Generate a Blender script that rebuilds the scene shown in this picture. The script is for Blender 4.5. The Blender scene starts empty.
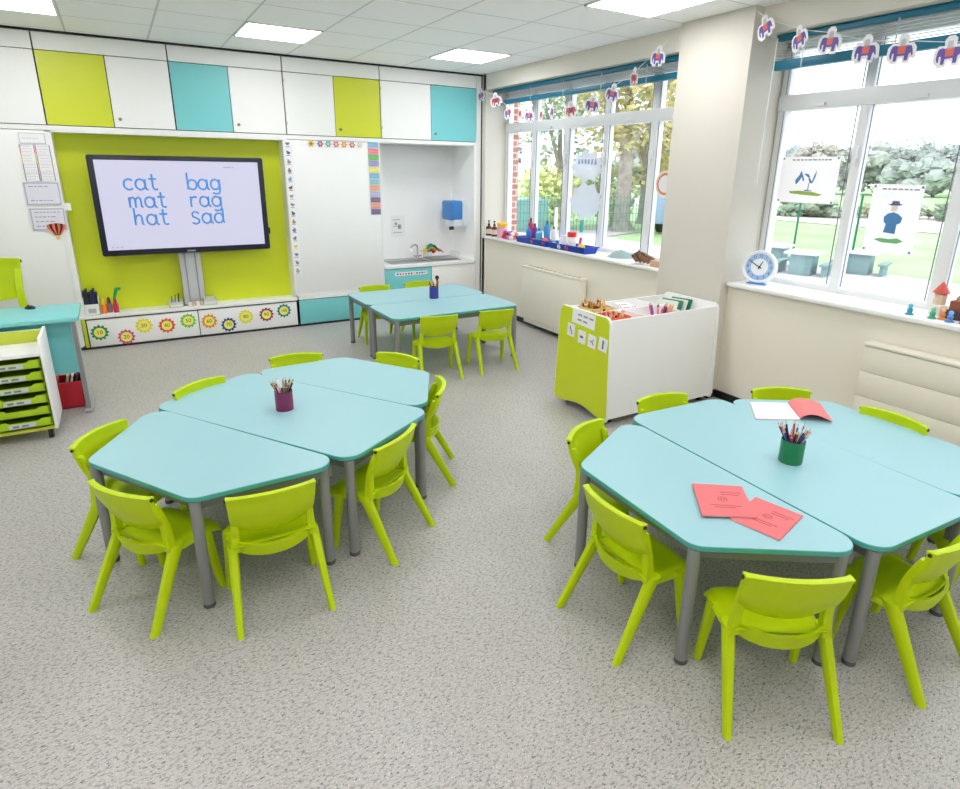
import bpy, math, random
from mathutils import Vector, Matrix
random.seed(7)
C = bpy.context.scene.collection
PI = math.pi
def lin(c):
    c = c / 255.0
    return c / 12.92 if c <= 0.04045 else ((c + 0.055) / 1.055) ** 2.4
def col(r, g, b): return (lin(r), lin(g), lin(b), 1.0)

# ------------------------------------------------------------------ materials
MATS = {}
def mat(name, rgb, rough=0.5, metal=0.0, var=0.04, scale=9.0, spec=0.5, alpha=None, trans=0.0):
    if name in MATS: return MATS[name]
    m = bpy.data.materials.new(name); m.use_nodes = True
    nt = m.node_tree; b = nt.nodes['Principled BSDF']
    b.inputs['Roughness'].default_value = rough
    b.inputs['Metallic'].default_value = metal
    b.inputs['Specular IOR Level'].default_value = spec
    if trans: b.inputs['Transmission Weight'].default_value = trans
    if alpha is not None: b.inputs['Alpha'].default_value = alpha
    c = col(*rgb)
    tc = nt.nodes.new('ShaderNodeTexCoord'); n = nt.nodes.new('ShaderNodeTexNoise')
    n.inputs['Scale'].default_value = scale; n.inputs['Detail'].default_value = 2
    r = nt.nodes.new('ShaderNodeMix'); r.data_type = 'RGBA'
    r.inputs[6].default_value = tuple(x * (1 - var) for x in c[:3]) + (1,)
    r.inputs[7].default_value = tuple(min(1, x * (1 + var)) for x in c[:3]) + (1,)
    nt.links.new(tc.outputs['Object'], n.inputs['Vector'])
    nt.links.new(n.outputs['Fac'], r.inputs[0]); nt.links.new(r.outputs[2], b.inputs['Base Color'])
    m.diffuse_color = c
    MATS[name] = m
    return m
def emis(name, rgb, strength):
    if name in MATS: return MATS[name]
    m = mat(name, rgb, 0.6, var=0.0)
    b = m.node_tree.nodes['Principled BSDF']
    b.inputs['Emission Color'].default_value = col(*rgb); b.inputs['Emission Strength'].default_value = strength
    return m
def M(rgb, rough=0.5, **k): return mat('paint_%d_%d_%d_%d' % (*rgb, int(rough * 100)), rgb, rough, **k)

def glass_mat():
    m = bpy.data.materials.new('window_glass'); m.use_nodes = True
    nt = m.node_tree; nt.nodes.clear()
    o = nt.nodes.new('ShaderNodeOutputMaterial'); mx = nt.nodes.new('ShaderNodeMixShader')
    t = nt.nodes.new('ShaderNodeBsdfTransparent'); g = nt.nodes.new('ShaderNodeBsdfGlossy')
    t.inputs[0].default_value = (0.97, 0.985, 0.985, 1); g.inputs['Roughness'].default_value = 0.02
    mx.inputs[0].default_value = 0.05
    nt.links.new(t.outputs[0], mx.inputs[1]); nt.links.new(g.outputs[0], mx.inputs[2]); nt.links.new(mx.outputs[0], o.inputs[0])
    return m
def floor_mat():
    m = bpy.data.materials.new('speckled_vinyl'); m.use_nodes = True
    nt = m.node_tree; b = nt.nodes['Principled BSDF']; L = nt.links
    tc = nt.nodes.new('ShaderNodeTexCoord')
    def layer(scale, lo, hi, detail, rot, st):
        mp = nt.nodes.new('ShaderNodeMapping'); mp.inputs['Rotation'].default_value = (0, 0, rot); mp.inputs['Scale'].default_value = (st, 1, 1)
        n = nt.nodes.new('ShaderNodeTexNoise'); n.inputs['Scale'].default_value = scale; n.inputs['Detail'].default_value = detail
        r = nt.nodes.new('ShaderNodeMapRange'); r.inputs['From Min'].default_value = lo; r.inputs['From Max'].default_value = hi
        L.new(tc.outputs['Object'], mp.inputs['Vector']); L.new(mp.outputs[0], n.inputs['Vector']); L.new(n.outputs['Fac'], r.inputs['Value'])
        return r.outputs[0]
    def mix(fac, a, c):
        x = nt.nodes.new('ShaderNodeMix'); x.data_type = 'RGBA'
        L.new(fac, x.inputs[0])
        if isinstance(a, tuple): x.inputs[6].default_value = a
        else: L.new(a, x.inputs[6])
        x.inputs[7].default_value = c
        return x.outputs[2]
    c0 = mix(layer(1.1, .35, .7, 3, 0, 1), col(188, 184, 180), col(178, 174, 170))
    c1 = mix(layer(125, .515, .61, 2, .6, .5), c0, col(156, 152, 149))
    c2 = mix(layer(150, .60, .67, 2, -.7, .5), c1, col(104, 101, 99))
    c3 = mix(layer(170, .62, .70, 1, .2, 1), c2, col(216, 213, 209))
    L.new(c3, b.inputs['Base Color'])
    b.inputs['Roughness'].default_value = 0.36; b.inputs['Specular IOR Level'].default_value = 0.45
    return m
def ceiling_mat():
    m = bpy.data.materials.new('ceiling_tiles'); m.use_nodes = True
    nt = m.node_tree; b = nt.nodes['Principled BSDF']; L = nt.links
    tc = nt.nodes.new('ShaderNodeTexCoord'); sp = nt.nodes.new('ShaderNodeSeparateXYZ'); L.new(tc.outputs['Object'], sp.inputs[0])
    def line(out, off):
        a = nt.nodes.new('ShaderNodeMath'); a.operation = 'ADD'; a.inputs[1].default_value = off; L.new(out, a.inputs[0])
        p = nt.nodes.new('ShaderNodeMath'); p.operation = 'PINGPONG'; p.inputs[1].default_value = 0.29; L.new(a.outputs[0], p.inputs[0])
        c = nt.nodes.new('ShaderNodeMath'); c.operation = 'LESS_THAN'; c.inputs[1].default_value = 0.007; L.new(p.outputs[0], c.inputs[0])
        return c.outputs[0]
    a = nt.nodes.new('ShaderNodeMath'); a.operation = 'MAXIMUM'
    L.new(line(sp.outputs[0], 0.98 + 5.8), a.inputs[0]); L.new(line(sp.outputs[1], 0.67 + 11.6), a.inputs[1])
    n = nt.nodes.new('ShaderNodeTexNoise'); n.inputs['Scale'].default_value = 120; L.new(tc.outputs['Object'], n.inputs['Vector'])
    t = nt.nodes.new('ShaderNodeMix'); t.data_type = 'RGBA'; t.inputs[6].default_value = col(244, 245, 243); t.inputs[7].default_value = col(252, 252, 250); L.new(n.outputs['Fac'], t.inputs[0])
    x = nt.nodes.new('ShaderNodeMix'); x.data_type = 'RGBA'; L.new(a.outputs[0], x.inputs[0]); L.new(t.outputs[2], x.inputs[6]); x.inputs[7].default_value = col(208, 209, 208)
    L.new(x.outputs[2], b.inputs['Base Color']); b.inputs['Roughness'].default_value = 0.9
    return m
def brick_mat():
    m = bpy.data.materials.new('red_brick'); m.use_nodes = True
    nt = m.node_tree; b = nt.nodes['Principled BSDF']; L = nt.links
    tc = nt.nodes.new('ShaderNodeTexCoord'); mp = nt.nodes.new('ShaderNodeMapping'); mp.inputs['Rotation'].default_value = (PI / 2, 0, 0)
    t = nt.nodes.new('ShaderNodeTexBrick'); t.inputs['Scale'].default_value = 1; t.inputs['Brick Width'].default_value = .18; t.inputs['Row Height'].default_value = .07; t.inputs['Mortar Size'].default_value = .01
    t.inputs['Color1'].default_value = col(176, 112, 104); t.inputs['Color2'].default_value = col(196, 138, 128); t.inputs['Mortar'].default_value = col(214, 196, 186)
    L.new(tc.outputs['Object'], mp.inputs[0]); L.new(mp.outputs[0], t.inputs['Vector']); L.new(t.outputs['Color'], b.inputs['Base Color']); b.inputs['Roughness'].default_value = .9
    return m
def two_tone(name, a, c, scale, rough=.9, lo=.35, hi=.65):
    m = bpy.data.materials.new(name); m.use_nodes = True
    nt = m.node_tree; b = nt.nodes['Principled BSDF']; L = nt.links
    tc = nt.nodes.new('ShaderNodeTexCoord'); n = nt.nodes.new('ShaderNodeTexNoise'); n.inputs['Scale'].default_value = scale; n.inputs['Detail'].default_value = 4
    r = nt.nodes.new('ShaderNodeMapRange'); r.inputs['From Min'].default_value = lo; r.inputs['From Max'].default_value = hi
    x = nt.nodes.new('ShaderNodeMix'); x.data_type = 'RGBA'; x.inputs[6].default_value = col(*a); x.inputs[7].default_value = col(*c)
    L.new(tc.outputs['Object'], n.inputs['Vector']); L.new(n.outputs['Fac'], r.inputs['Value']); L.new(r.outputs[0], x.inputs[0]); L.new(x.outputs[2], b.inputs['Base Color'])
    b.inputs['Roughness'].default_value = rough; b.inputs['Specular IOR Level'].default_value = .2
    return m

WALL = mat('cream_wall', (224, 219, 208), .85, var=.012, scale=2)
WALLLOW = mat('cream_lower_wall', (236, 230, 215), .8, var=.012, scale=2)
WHITE = mat('white_laminate', (243, 243, 241), .42, var=.01)
WHITEM = mat('white_board_face', (242, 242, 241), .35, var=.01)
UPVC = mat('white_window_frame', (232, 233, 234), .35, var=.01)
LIME = mat('lime_laminate', (208, 216, 48), .4, var=.03, scale=2)
LIMEBACK = mat('lime_alcove_laminate', (214, 226, 36), .42, var=.03, scale=2)
TEAL = mat('turquoise_laminate', (122, 205, 208), .4, var=.03, scale=2)
CHAIR = mat('lime_plastic', (188, 211, 0), .42, spec=.3, var=.03, scale=6)
TOP = mat('aqua_table_laminate', (153, 197, 204), .4, var=.015, scale=3)
EDGE = mat('green_table_edge', (74, 166, 158), .45, var=.03)
STEEL = mat('silver_grey_tube', (142, 142, 142), .42, metal=.25, var=.02)
FRAMEG = mat('grey_table_rail', (120, 121, 122), .5, metal=.2, var=.02)
BLACK = mat('black_plastic', (22, 22, 26), .45, var=.02)
DARK = mat('dark_gap', (52, 52, 54), .7, var=.02)
GLASS = glass_mat()
PAPER = mat('white_paper', (243, 242, 244), .8, var=.01)
RADI = mat('cream_radiator', (237, 231, 216), .45, var=.01)
BLIND = mat('petrol_blind_metal', (14, 112, 140), .4, var=.04)
SLAT = mat('silver_slats', (196, 200, 204), .4, metal=.1, var=.02)
INK = mat('grey_ink', (150, 153, 166), .8, var=.05)

# ------------------------------------------------------------------ mesh helper
class MB:
    def __init__(s): s.v = []; s.f = []; s.m = []; s.cur = 0
    def add(s, vs, fs):
        o = len(s.v); s.v += [tuple(p) for p in vs]
        for f in fs: s.f.append(tuple(i + o for i in f)); s.m.append(s.cur)
        return s
    def box(s, x0, x1, y0, y1, z0, z1):
        vs = [(x0, y0, z0), (x1, y0, z0), (x1, y1, z0), (x0, y1, z0), (x0, y0, z1), (x1, y0, z1), (x1, y1, z1), (x0, y1, z1)]
        return s.add(vs, [(0, 3, 2, 1), (4, 5, 6, 7), (0, 1, 5, 4), (1, 2, 6, 5), (2, 3, 7, 6), (3, 0, 4, 7)])
    def prism(s, poly, h0, h1, axis=2, side=None):
        def P(a, b, h):
            return (a, b, h) if axis == 2 else ((h, a, b) if axis == 0 else (a, h, b))
        n = len(poly); vs = [P(a, b, h0) for a, b in poly] + [P(a, b, h1) for a, b in poly]
        s.add(vs, [tuple(reversed(range(n))), tuple(range(n, 2 * n))])
        o = len(s.v) - 2 * n; keep = s.cur
        if side is not None: s.cur = side
        for i in range(n):
            j = (i + 1) % n; s.f.append((o + i, o + j, o + n + j, o + n + i)); s.m.append(s.cur)
        s.cur = keep
        return s
    def loft(s, rings, cap=True):
        n = len(rings[0]); o = len(s.v)
        for r in rings: s.v += [tuple(p) for p in r]
        for k in range(len(rings) - 1):
            for i in range(n):
                j = (i + 1) % n; a = o + k * n
                s.f.append((a + i, a + j, a + n + j, a + n + i)); s.m.append(s.cur)
        if cap:
            s.f.append(tuple(o + i for i in reversed(range(n)))); s.m.append(s.cur)
            e = o + (len(rings) - 1) * n; s.f.append(tuple(e + i for i in range(n))); s.m.append(s.cur)
        return s
    def lathe(s, prof, seg=20, c=(0, 0, 0), cap=True):
        rings = [[(c[0] + r * math.cos(2 * PI * i / seg), c[1] + r * math.sin(2 * PI * i / seg), c[2] + z) for i in range(seg)] for r, z in prof]
        return s.loft(rings, cap)
    def tube(s, pts, r, seg=8, cap=True):
        pts = [Vector(p) for p in pts]; rings = []
        rr = r if isinstance(r, (list, tuple)) else [r] * len(pts)
        ref = None
        for k, p in enumerate(pts):
            t = (pts[min(k + 1, len(pts) - 1)] - pts[max(k - 1, 0)]).normalized()
            if ref is None: ref = Vector((0, 0, 1)) if abs(t.z) < .9 else Vector((1, 0, 0))
            a = t.cross(ref)
            if a.length < 1e-4: a = t.cross(Vector((0, 1, 0)))
            a.normalize(); b = t.cross(a).normalized(); ref = a.cross(t) * 1.0
            rings.append([p + rr[k] * (math.cos(2 * PI * i / seg) * a + math.sin(2 * PI * i / seg) * b) for i in range(seg)])
        return s.loft(rings, cap)
    def ball(s, c, r, seg=10, ring=7, sc=(1, 1, 1)):
        prof = [(max(1e-4, math.sin(PI * k / ring)), -math.cos(PI * k / ring)) for k in range(ring + 1)]
        rings = [[(c[0] + sc[0] * r * q * math.cos(2 * PI * i / seg), c[1] + sc[1] * r * q * math.sin(2 * PI * i / seg), c[2] + sc[2] * r * z) for i in range(seg)] for q, z in prof]
        return s.loft(rings)
    def xform(s, mtx, start=0):
        for i in range(start, len(s.v)): s.v[i] = tuple(mtx @ Vector(s.v[i]))
        return s
    def mesh(s, name, mats):
        me = bpy.data.meshes.new(name); me.from_pydata(s.v, [], s.f); me.validate(); me.update()
        for m in (mats if isinstance(mats, (list, tuple)) else [mats]): me.materials.append(m)
        if len(me.polygons) == len(s.m):
            for p, k in zip(me.polygons, s.m): p.material_index = k
        return me
    def build(s, name, mats, parent=None, smooth=False, bevel=0, seg=2, sub=0, solid=0, recalc=True):
        me = s.mesh(name, mats)
        if recalc:
            import bmesh
            bm = bmesh.new(); bm.from_mesh(me); bmesh.ops.recalc_face_normals(bm, faces=bm.faces); bm.to_mesh(me); bm.free()
        o = bpy.data.objects.new(name, me); C.objects.link(o); o.parent = parent
        if solid:
            d = o.modifiers.new('s', 'SOLIDIFY'); d.thickness = solid; d.offset = 0
        if sub:
            d = o.modifiers.new('sub', 'SUBSURF'); d.levels = sub; d.render_levels = sub
        if bevel:
            d = o.modifiers.new('b', 'BEVEL'); d.width = bevel; d.segments = seg; d.limit_method = 'ANGLE'; d.angle_limit = math.radians(40)
        if solid or sub or bevel:
            dg = bpy.context.evaluated_depsgraph_get(); ne = bpy.data.meshes.new_from_object(o.evaluated_get(dg)); o.modifiers.clear(); o.data = ne; ne.name = name
        if smooth or bevel:
            for p in o.data.polygons: p.use_smooth = True
            try: o.data.set_sharp_from_angle(angle=math.radians(38))
            except Exception: pass
        return o
def rrect(x0, x1, y0, y1, r, n=5):
    out = []
    for cx, cy, a in ((x1 - r, y0 + r, -PI / 2), (x1 - r, y1 - r, 0), (x0 + r, y1 - r, PI / 2), (x0 + r, y0 + r, PI)):
        for k in range(n + 1): t = a + PI / 2 * k / n; out.append((cx + r * math.cos(t), cy + r * math.sin(t)))
    return out
def round_poly(poly, r, n=6):
    out = []; N = len(poly)
    for i in range(N):
        p, a, b = Vector(poly[i]), Vector(poly[i - 1]), Vector(poly[(i + 1) % N])
        u, w = (a - p).normalized(), (b - p).normalized()
        h = u.angle(w) / 2; d = r / math.tan(h); c = p + (u + w).normalized() * (r / math.sin(h))
        s, e = p + u * d, p + w * d
        a0 = math.atan2((s - c).y, (s - c).x); a1 = math.atan2((e - c).y, (e - c).x); da = (a1 - a0 + PI) % (2 * PI) - PI
        for k in range(n + 1): t = a0 + da * k / n; out.append((c.x + r * math.cos(t), c.y + r * math.sin(t)))
    return out
def tag(o, label=None, cat=None, group=None, kind=None):
    if label: o['label'] = label
    if cat: o['category'] = cat
    if group: o['group'] = group
    if kind: o['kind'] = kind
    return o
def thing(name, label, cat, loc=(0, 0, 0), rz=0, group=None, sc=1):
    o = bpy.data.objects.new(name, None); C.objects.link(o); o.empty_display_size = .05
    o.location = loc; o.rotation_euler = (0, 0, rz); o.scale = (sc, sc, sc)
    return tag(o, label, cat, group)
def dup(root, loc, rz, label, group=None):
    r = root.copy(); C.objects.link(r); r.location = loc; r.rotation_euler = (0, 0, rz); r['label'] = label
    if group: r['group'] = group
    for ch in list(root.children):
        c = ch.copy(); C.objects.link(c); c.parent = r
        for g in list(ch.children):
            d = g.copy(); C.objects.link(d); d.parent = c
    return r
def struct(name, mb, m, parent=None, **k):
    o = mb.build(name, m, parent, **k)
    if parent is None: o['kind'] = 'structure'
    return o
def text_obj(name, s, size, m, parent, mtx, extr=.001):
    cu = bpy.data.curves.new(name, 'FONT'); cu.body = s; cu.size = size; cu.align_x = 'CENTER'; cu.align_y = 'CENTER'; cu.extrude = extr; cu.resolution_u = 3
    t = bpy.data.objects.new(name, cu); C.objects.link(t)
    me = bpy.data.meshes.new_from_object(t.evaluated_get(bpy.context.evaluated_depsgraph_get()))
    bpy.data.objects.remove(t); me.materials.clear(); me.materials.append(m); me.transform(mtx)
    o = bpy.data.objects.new(name, me); C.objects.link(o); o.parent = parent
    return o
FRONT = Matrix.Rotation(PI / 2, 4, 'X')          # a flat XY drawing stood up to face -y
def T(x, y, z): return Matrix.Translation((x, y, z))

# ================================================================== SETTING
H = 2.637
struct('floor', MB().box(-7.2, .36, -9.4, .66, -.06, 0), floor_mat())
struct('ceiling', MB().box(-7.2, .36, -9.4, .66, H, H + .06), ceiling_mat())
struct('wall_back', MB().box(-7.2, .36, .61, .67, 0, H), mat('recess_brightened_white', (251, 251, 250), .6, var=.01))  # white raised above the laminate white to lighten the sink recess
struct('wall_left', MB().box(-7.2, -7.14, -9.4, .66, 0, H), WHITE)
struct('wall_front', MB().box(-7.2, .36, -9.4, -9.34, 0, H), WHITE)
w = MB().box(0, .36, -2.99, -.03, 0, .85).box(0, .36, -9.4, -3.6, 0, .85)
struct('wall_right_lower', w, WALLLOW)
w = MB().box(0, .36, -2.99, -.03, 2.475, H).box(0, .36, -6.6, -3.6, 2.475, H)
w.box(0, .36, -.08, .62, 0, H).box(0, .36, -9.4, -6.6, .85, H)
struct('wall_right', w, WALL)
struct('wall_pillar', MB().box(-.085, .36, -3.6, -2.99, 0, H), mat('cream_wall_dimmed', (212, 207, 196), .85, var=.012, scale=2))  # wall cream darkened here to offset the bright ceiling panel beside it
struct('trim_ceiling_shadow_gap', MB().box(-7.1, 0, -.012, .02, 2.621, H), BLACK)  # black strip painted as the shade of the gap under the ceiling
struct('trim_corner_gap', MB().box(-.012, 0, -.004, .6, 0, 2.62), DARK)
b = MB().box(-.014, -.001, -2.99, -.01, 0, .055).box(-.099, -.086, -3.6, -2.985, 0, .055).box(-.099, 0, -3.613, -3.6, 0, .055).box(-.014, -.001, -9.3, -3.613, 0, .055)
struct('baseboard_right', b, BLACK)
struct('baseboard_back', MB().box(-7.1, -.01, .0, .02, 0, .018), BLACK)

# windows -----------------------------------------------------------------
def window(name, ya, yb, muls, sillx):
    root = bpy.data.objects.new(name, None); C.objects.link(root); root['kind'] = 'structure'
    f = MB()
    x0, x1 = .27, .34
    zb, zt, z2 = .88, 2.46, 2.08
    lo, hi = min(ya, yb), max(ya, yb)
    f.box(x0, x1, lo, hi, zb, zb + .04).box(x0, x1, lo, hi, zt - .06, zt + .015).box(x0 - .012, x1, lo, hi, z2 - .05, z2 + .05)
    f.box(x0, x1, hi - .06, hi, zb, zt).box(x0, x1, lo, lo + .06, zb, zt)
    for k, y in enumerate(muls):
        hw = .038 if k % 2 else .03
        f.box(x0 - .006, x1, y - hw, y + hw, zb, zt)
    f.build('window_frame', UPVC, root, bevel=.006)
    e = [hi] + list(muls) + [lo]
    gk = MB()
    for a, c in zip(e, e[1:]):
        for za, zc in ((zb + .03, z2 - .04), (z2 + .04, zt - .05)):
            p = MB().box(.3, .304, c + .03, a - .03, za, zc).build('window_pane', GLASS, root)
            # dark gasket line round the pane
            y0, y1, q0, q1 = c + .045, a - .045, za + .015, zc - .01
            if za < 1.5: y0, y1 = c + .05, a - .05
            gk.box(.268, .275, y0 - .004, y0, q0, q1).box(.268, .275, y1, y1 + .004, q0, q1)
    gk.build('gasket', mat('grey_gasket', (120, 126, 140), .6), root)
    for y in muls:
        MB().box(.235, .264, y - .012, y + .012, 1.72, 1.80).box(.238, .25, y - .009, y + .009, 1.68, 1.74).build('window_handle', UPVC, root, bevel=.004)
    for a, c in zip(e, e[1:]):
        ym = (a + c) / 2
        MB().box(.235, .258, ym - .05, ym + .05, 2.045, 2.065).build('window_handle', UPVC, root, bevel=.004)
    MB().box(sillx, .275, lo - .0, hi, .85, .88).build('window_sill', WHITE, root, bevel=.008, seg=3)
    return root
window('window_1', -.085, -2.985, (-.665, -1.25, -1.84, -2.45), -.04)
window('window_2', -3.605, -6.6, (-4.2, -4.8, -5.4, -6.0), -.04)

# ceiling lights -------------------------------------------------------------
PANEL = emis('lit_diffuser', (252, 250, 253), 7.6)
def ceiling_light(x0, y0, label):
    t = thing('ceiling_light', label, 'light', (x0 + .29, y0 - .29, H), 0, 'square panel lights in the ceiling grid')
    s = .285
    MB().box(-s, s, -s, -s + .014, -.008, 0).box(-s, s, s - .014, s, -.008, 0).box(-s, -s + .014, -s, s, -.008, 0).box(s - .014, s, -s, s, -.008, 0).build('frame', WHITE, t)
    MB().box(-s + .014, s - .014, -s + .014, s - .014, -.005, 0).build('diffuser', PANEL, t)
ceiling_light(-4.46, -.67, 'lit square ceiling panel at the far left above the storage wall')
ceiling_light(-2.72, -.67, 'lit square ceiling panel above the lime door, middle of the far row')
ceiling_light(-.98, -.67, 'lit square ceiling panel nearest the corner of both walls')
ceiling_light(-.98, -2.99, 'lit square ceiling panel beside the pillar, cut by the top edge')
for i, (x, y) in enumerate([(-2.72, -2.99), (-4.46, -2.99), (-.98, -5.31), (-2.72, -5.31), (-4.46, -5.31), (-2.72, -7.63), (-4.46, -7.63), (-.98, -7.63), (-6.2, -2.99), (-6.2, -5.31)]):  # unseen panels, added for illumination in line with the visible ones
    ceiling_light(x, y, 'lit square ceiling panel out of the view, further back in the room')

# ================================================================== STORAGE WALL
KNOB = mat('brass_lock', (150, 140, 120), .35, metal=.8)
def wall_cabinet(xa, xm, xb, ca, cb, label):
    t = thing('wall_cabinet', label, 'cabinet', ((xa + xb) / 2, 0, 1.925), 0, 'high cupboards along the back wall')
    cx = (xa + xb) / 2; g = .0035; z0, z1 = .004, .560
    MB().box(xa - cx, xb - cx, .018, .4, 0, .695).build('carcass', DARK, t)
    MB().box(xa - cx + g, xb - cx - g, 0, .017, .567, .694).build('fascia_panel', WHITE, t)
    MB().box(xa - cx + g, xm - cx - g, 0, .017, z0, z1).build('door', ca, t)
    d = MB().box(xm - cx + g, xb - cx - g, 0, .017, z0, z1).build('door', cb, t)
    k = MB().lathe([(.014, 0), (.014, .006), (.008, .008), (.0075, .02), (.002, .021)], 12)
    k.xform(T(xm - cx + .05, 0, .07) @ FRONT).build('lock', KNOB, d, smooth=True)
    for z in (.09, .47):
        MB().box(xa - cx + g + .001, xa - cx + g + .008, -.004, .001, z, z + .03).build('hinge', mat('hinge_metal', (190, 190, 190), .4, metal=.6), t)
wall_cabinet(-5.2, -4.62, -4.122, LIME, WHITE, 'high cupboard with plain white door at the far left edge')
wall_cabinet(-4.118, -3.64, -3.165, LIME, WHITE, 'high cupboard with lime left door, directly above the screen')
wall_cabinet(-3.161, -2.68, -2.197, TEAL, WHITE, 'high cupboard with turquoise left door beside a white door')
wall_cabinet(-2.193, -1.706, -1.222, WHITE, LIME, 'high cupboard with lime right door above the whiteboard panel')
wall_cabinet(-1.218, -.64, -.075, WHITE, TEAL, 'high cupboard with turquoise right door above the sink recess')
struct('trim_soffit_rail', MB().box(-5.4, -.075, .0, .42, 1.885, 1.922), WHITE)
struct('trim_corner_filler', MB().box(-.071, -.014, 0, .6, .0, 2.62), WHITE)
struct('wall_alcove', MB().box(-4.14, -2.2, .2, .24, .3, 1.885), LIMEBACK)
struct('trim_alcove_jamb', MB().box(-4.145, -4.105, .004, .24, .31, 1.885).box(-2.24, -2.2, .022, .24, .31, 1.885).box(-4.145, -2.2, .004, .24, 1.872, 1.885), WHITE)
struct('trim_recess_sides', MB().box(-1.262, -1.236, .022, .6, .57, 1.885).box(-.095, -.071, .004, .6, .57, 1.885).box(-1.262, -.071, .585, .61, .57, 1.885), mat('recess_brightened_white', (251, 251, 250), .6, var=.01))  # extra-bright white stands in for light missing from the deep recess

def panel(name, label, cat, x0, x1, z0, z1, m, bottom=True):
    t = thing(name, label, cat, ((x0 + x1) / 2, 0, z0))
    w = (x1 - x0) / 2
    MB().box(-w, w, .003, .02, 0, z1 - z0).build('board', m, t, bevel=.002)
    MB().box(-w, -w + .012, -.002, .003, 0, z1 - z0).box(w - .012, w, -.002, .003, 0, z1 - z0).box(-w, w, -.002, .003, 0, .014).build('edge_trim', WHITE, t)
    return t
panel('cupboard_front', 'tall plain white cupboard front left of the lime recess', 'cupboard', -5.4, -4.147, .03, 1.88, WHITE)
panel('whiteboard', 'large blank white writing board between lime recess and sink', 'whiteboard', -2.236, -1.245, .325, 1.88, WHITEM)

# low cupboard run
t = thing('low_cupboard', 'low white cupboard under the screen bearing the number flowers', 'cupboard', (-3.185, 0, 0))
MB().box(-.955, .955, .016, .24, .02, .282).build('carcass', DARK, t)
MB().box(-.965, .96, -.012, .24, .283, .31).build('shelf_top', WHITE, t, bevel=.003)
for a, c in ((-.92, -.005), (.003, .948)):
    MB().box(a, c, -.002, .015, .022, .268).build('drawer_front', WHITE, t, bevel=.002)
MB().box(-.955, -.93, -.004, .016, .022, .282).build('side_panel', mat('lime_edge', (190, 205, 40), .5), t)
t = thing('low_cabinet', 'turquoise fronted low cabinet below the whiteboard', 'cabinet', (-1.72, 0, 0))
MB().box(-.49, .485, .016, .24, .02, .282).build('carcass', DARK, t)
MB().box(-.49, .485, -.004, .2, .283, .322).build('shelf_top', WHITE, t, bevel=.003)
MB().box(-.487, .482, -.002, .015, .022, .275).build('drawer_front', TEAL, t, bevel=.002)
t = thing('sink_cabinet', 'sink base cabinet with one turquoise and one white door', 'cabinet', (-.66, 0, 0))
MB().box(-.58, .585, .016, .58, .02, .543).build('carcass', DARK, t)
MB().box(-.578, -.003, -.002, .015, .022, .538).build('door', TEAL, t, bevel=.002)
MB().box(.003, .583, -.002, .015, .022, .538).build('door', WHITE, t, bevel=.002)
wt = MB()
wt.box(-1.235, -1.1, -.015, .58, .545, .572).box(-.62, -.097, -.015, .58, .545, .572).box(-1.1, -.62, -.015, .12, .545, .572).box(-1.1, -.62, .48, .58, .545, .572)
tag(wt.build('worktop', WHITE), 'white worktop with the steel sink let into it', 'worktop')
SS = mat('brushed_steel', (176, 178, 180), .3, metal=.9)
t = thing('sink', 'stainless steel sink with drainer in the white worktop', 'sink', (-.86, .3, .573))
sb = MB()
sb.box(-.25, .25, -.19, -.17, 0, .006).box(-.25, .25, .17, .2, 0, .006).box(-.25, -.23, -.19, .2, 0, .006).box(.23, .26, -.19, .2, 0, .006)
sb.build('rim', SS, t, bevel=.003)
MB().box(-.236, .236, -.178, .178, -.022, -.016).build('basin', SS, t)
dr = MB().box(.26, .66, -.17, .19, 0, .004)
for k in range(7): dr.box(.29, .64, -.14 + k * .045, -.13 + k * .045, .004, .008)
dr.build('drainer', SS, t)
t = thing('tap', 'chrome swan neck tap behind the sink', 'tap', (-.615, .5, .573))
CH = mat('chrome', (200, 200, 205), .12, metal=1)
MB().lathe([(.02, 0), (.02, .02), (.014, .03)], 14).build('base', CH, t, smooth=True)
MB().tube([(0, 0, .02), (0, 0, .12)] + [(-.045 + .045 * math.cos(a), -.02 * math.sin(a), .12 + .045 * math.sin(a)) for a in [k * PI / 8 for k in range(1, 9)]] + [(-.09, -.02, .09)], .009, 8).build('spout', CH, t, smooth=True)
for s in (-1, 1): MB().tube([(s * .014, 0, .02), (s * .05, 0, .03)], .007, 6).build('handle', CH, t)
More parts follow.
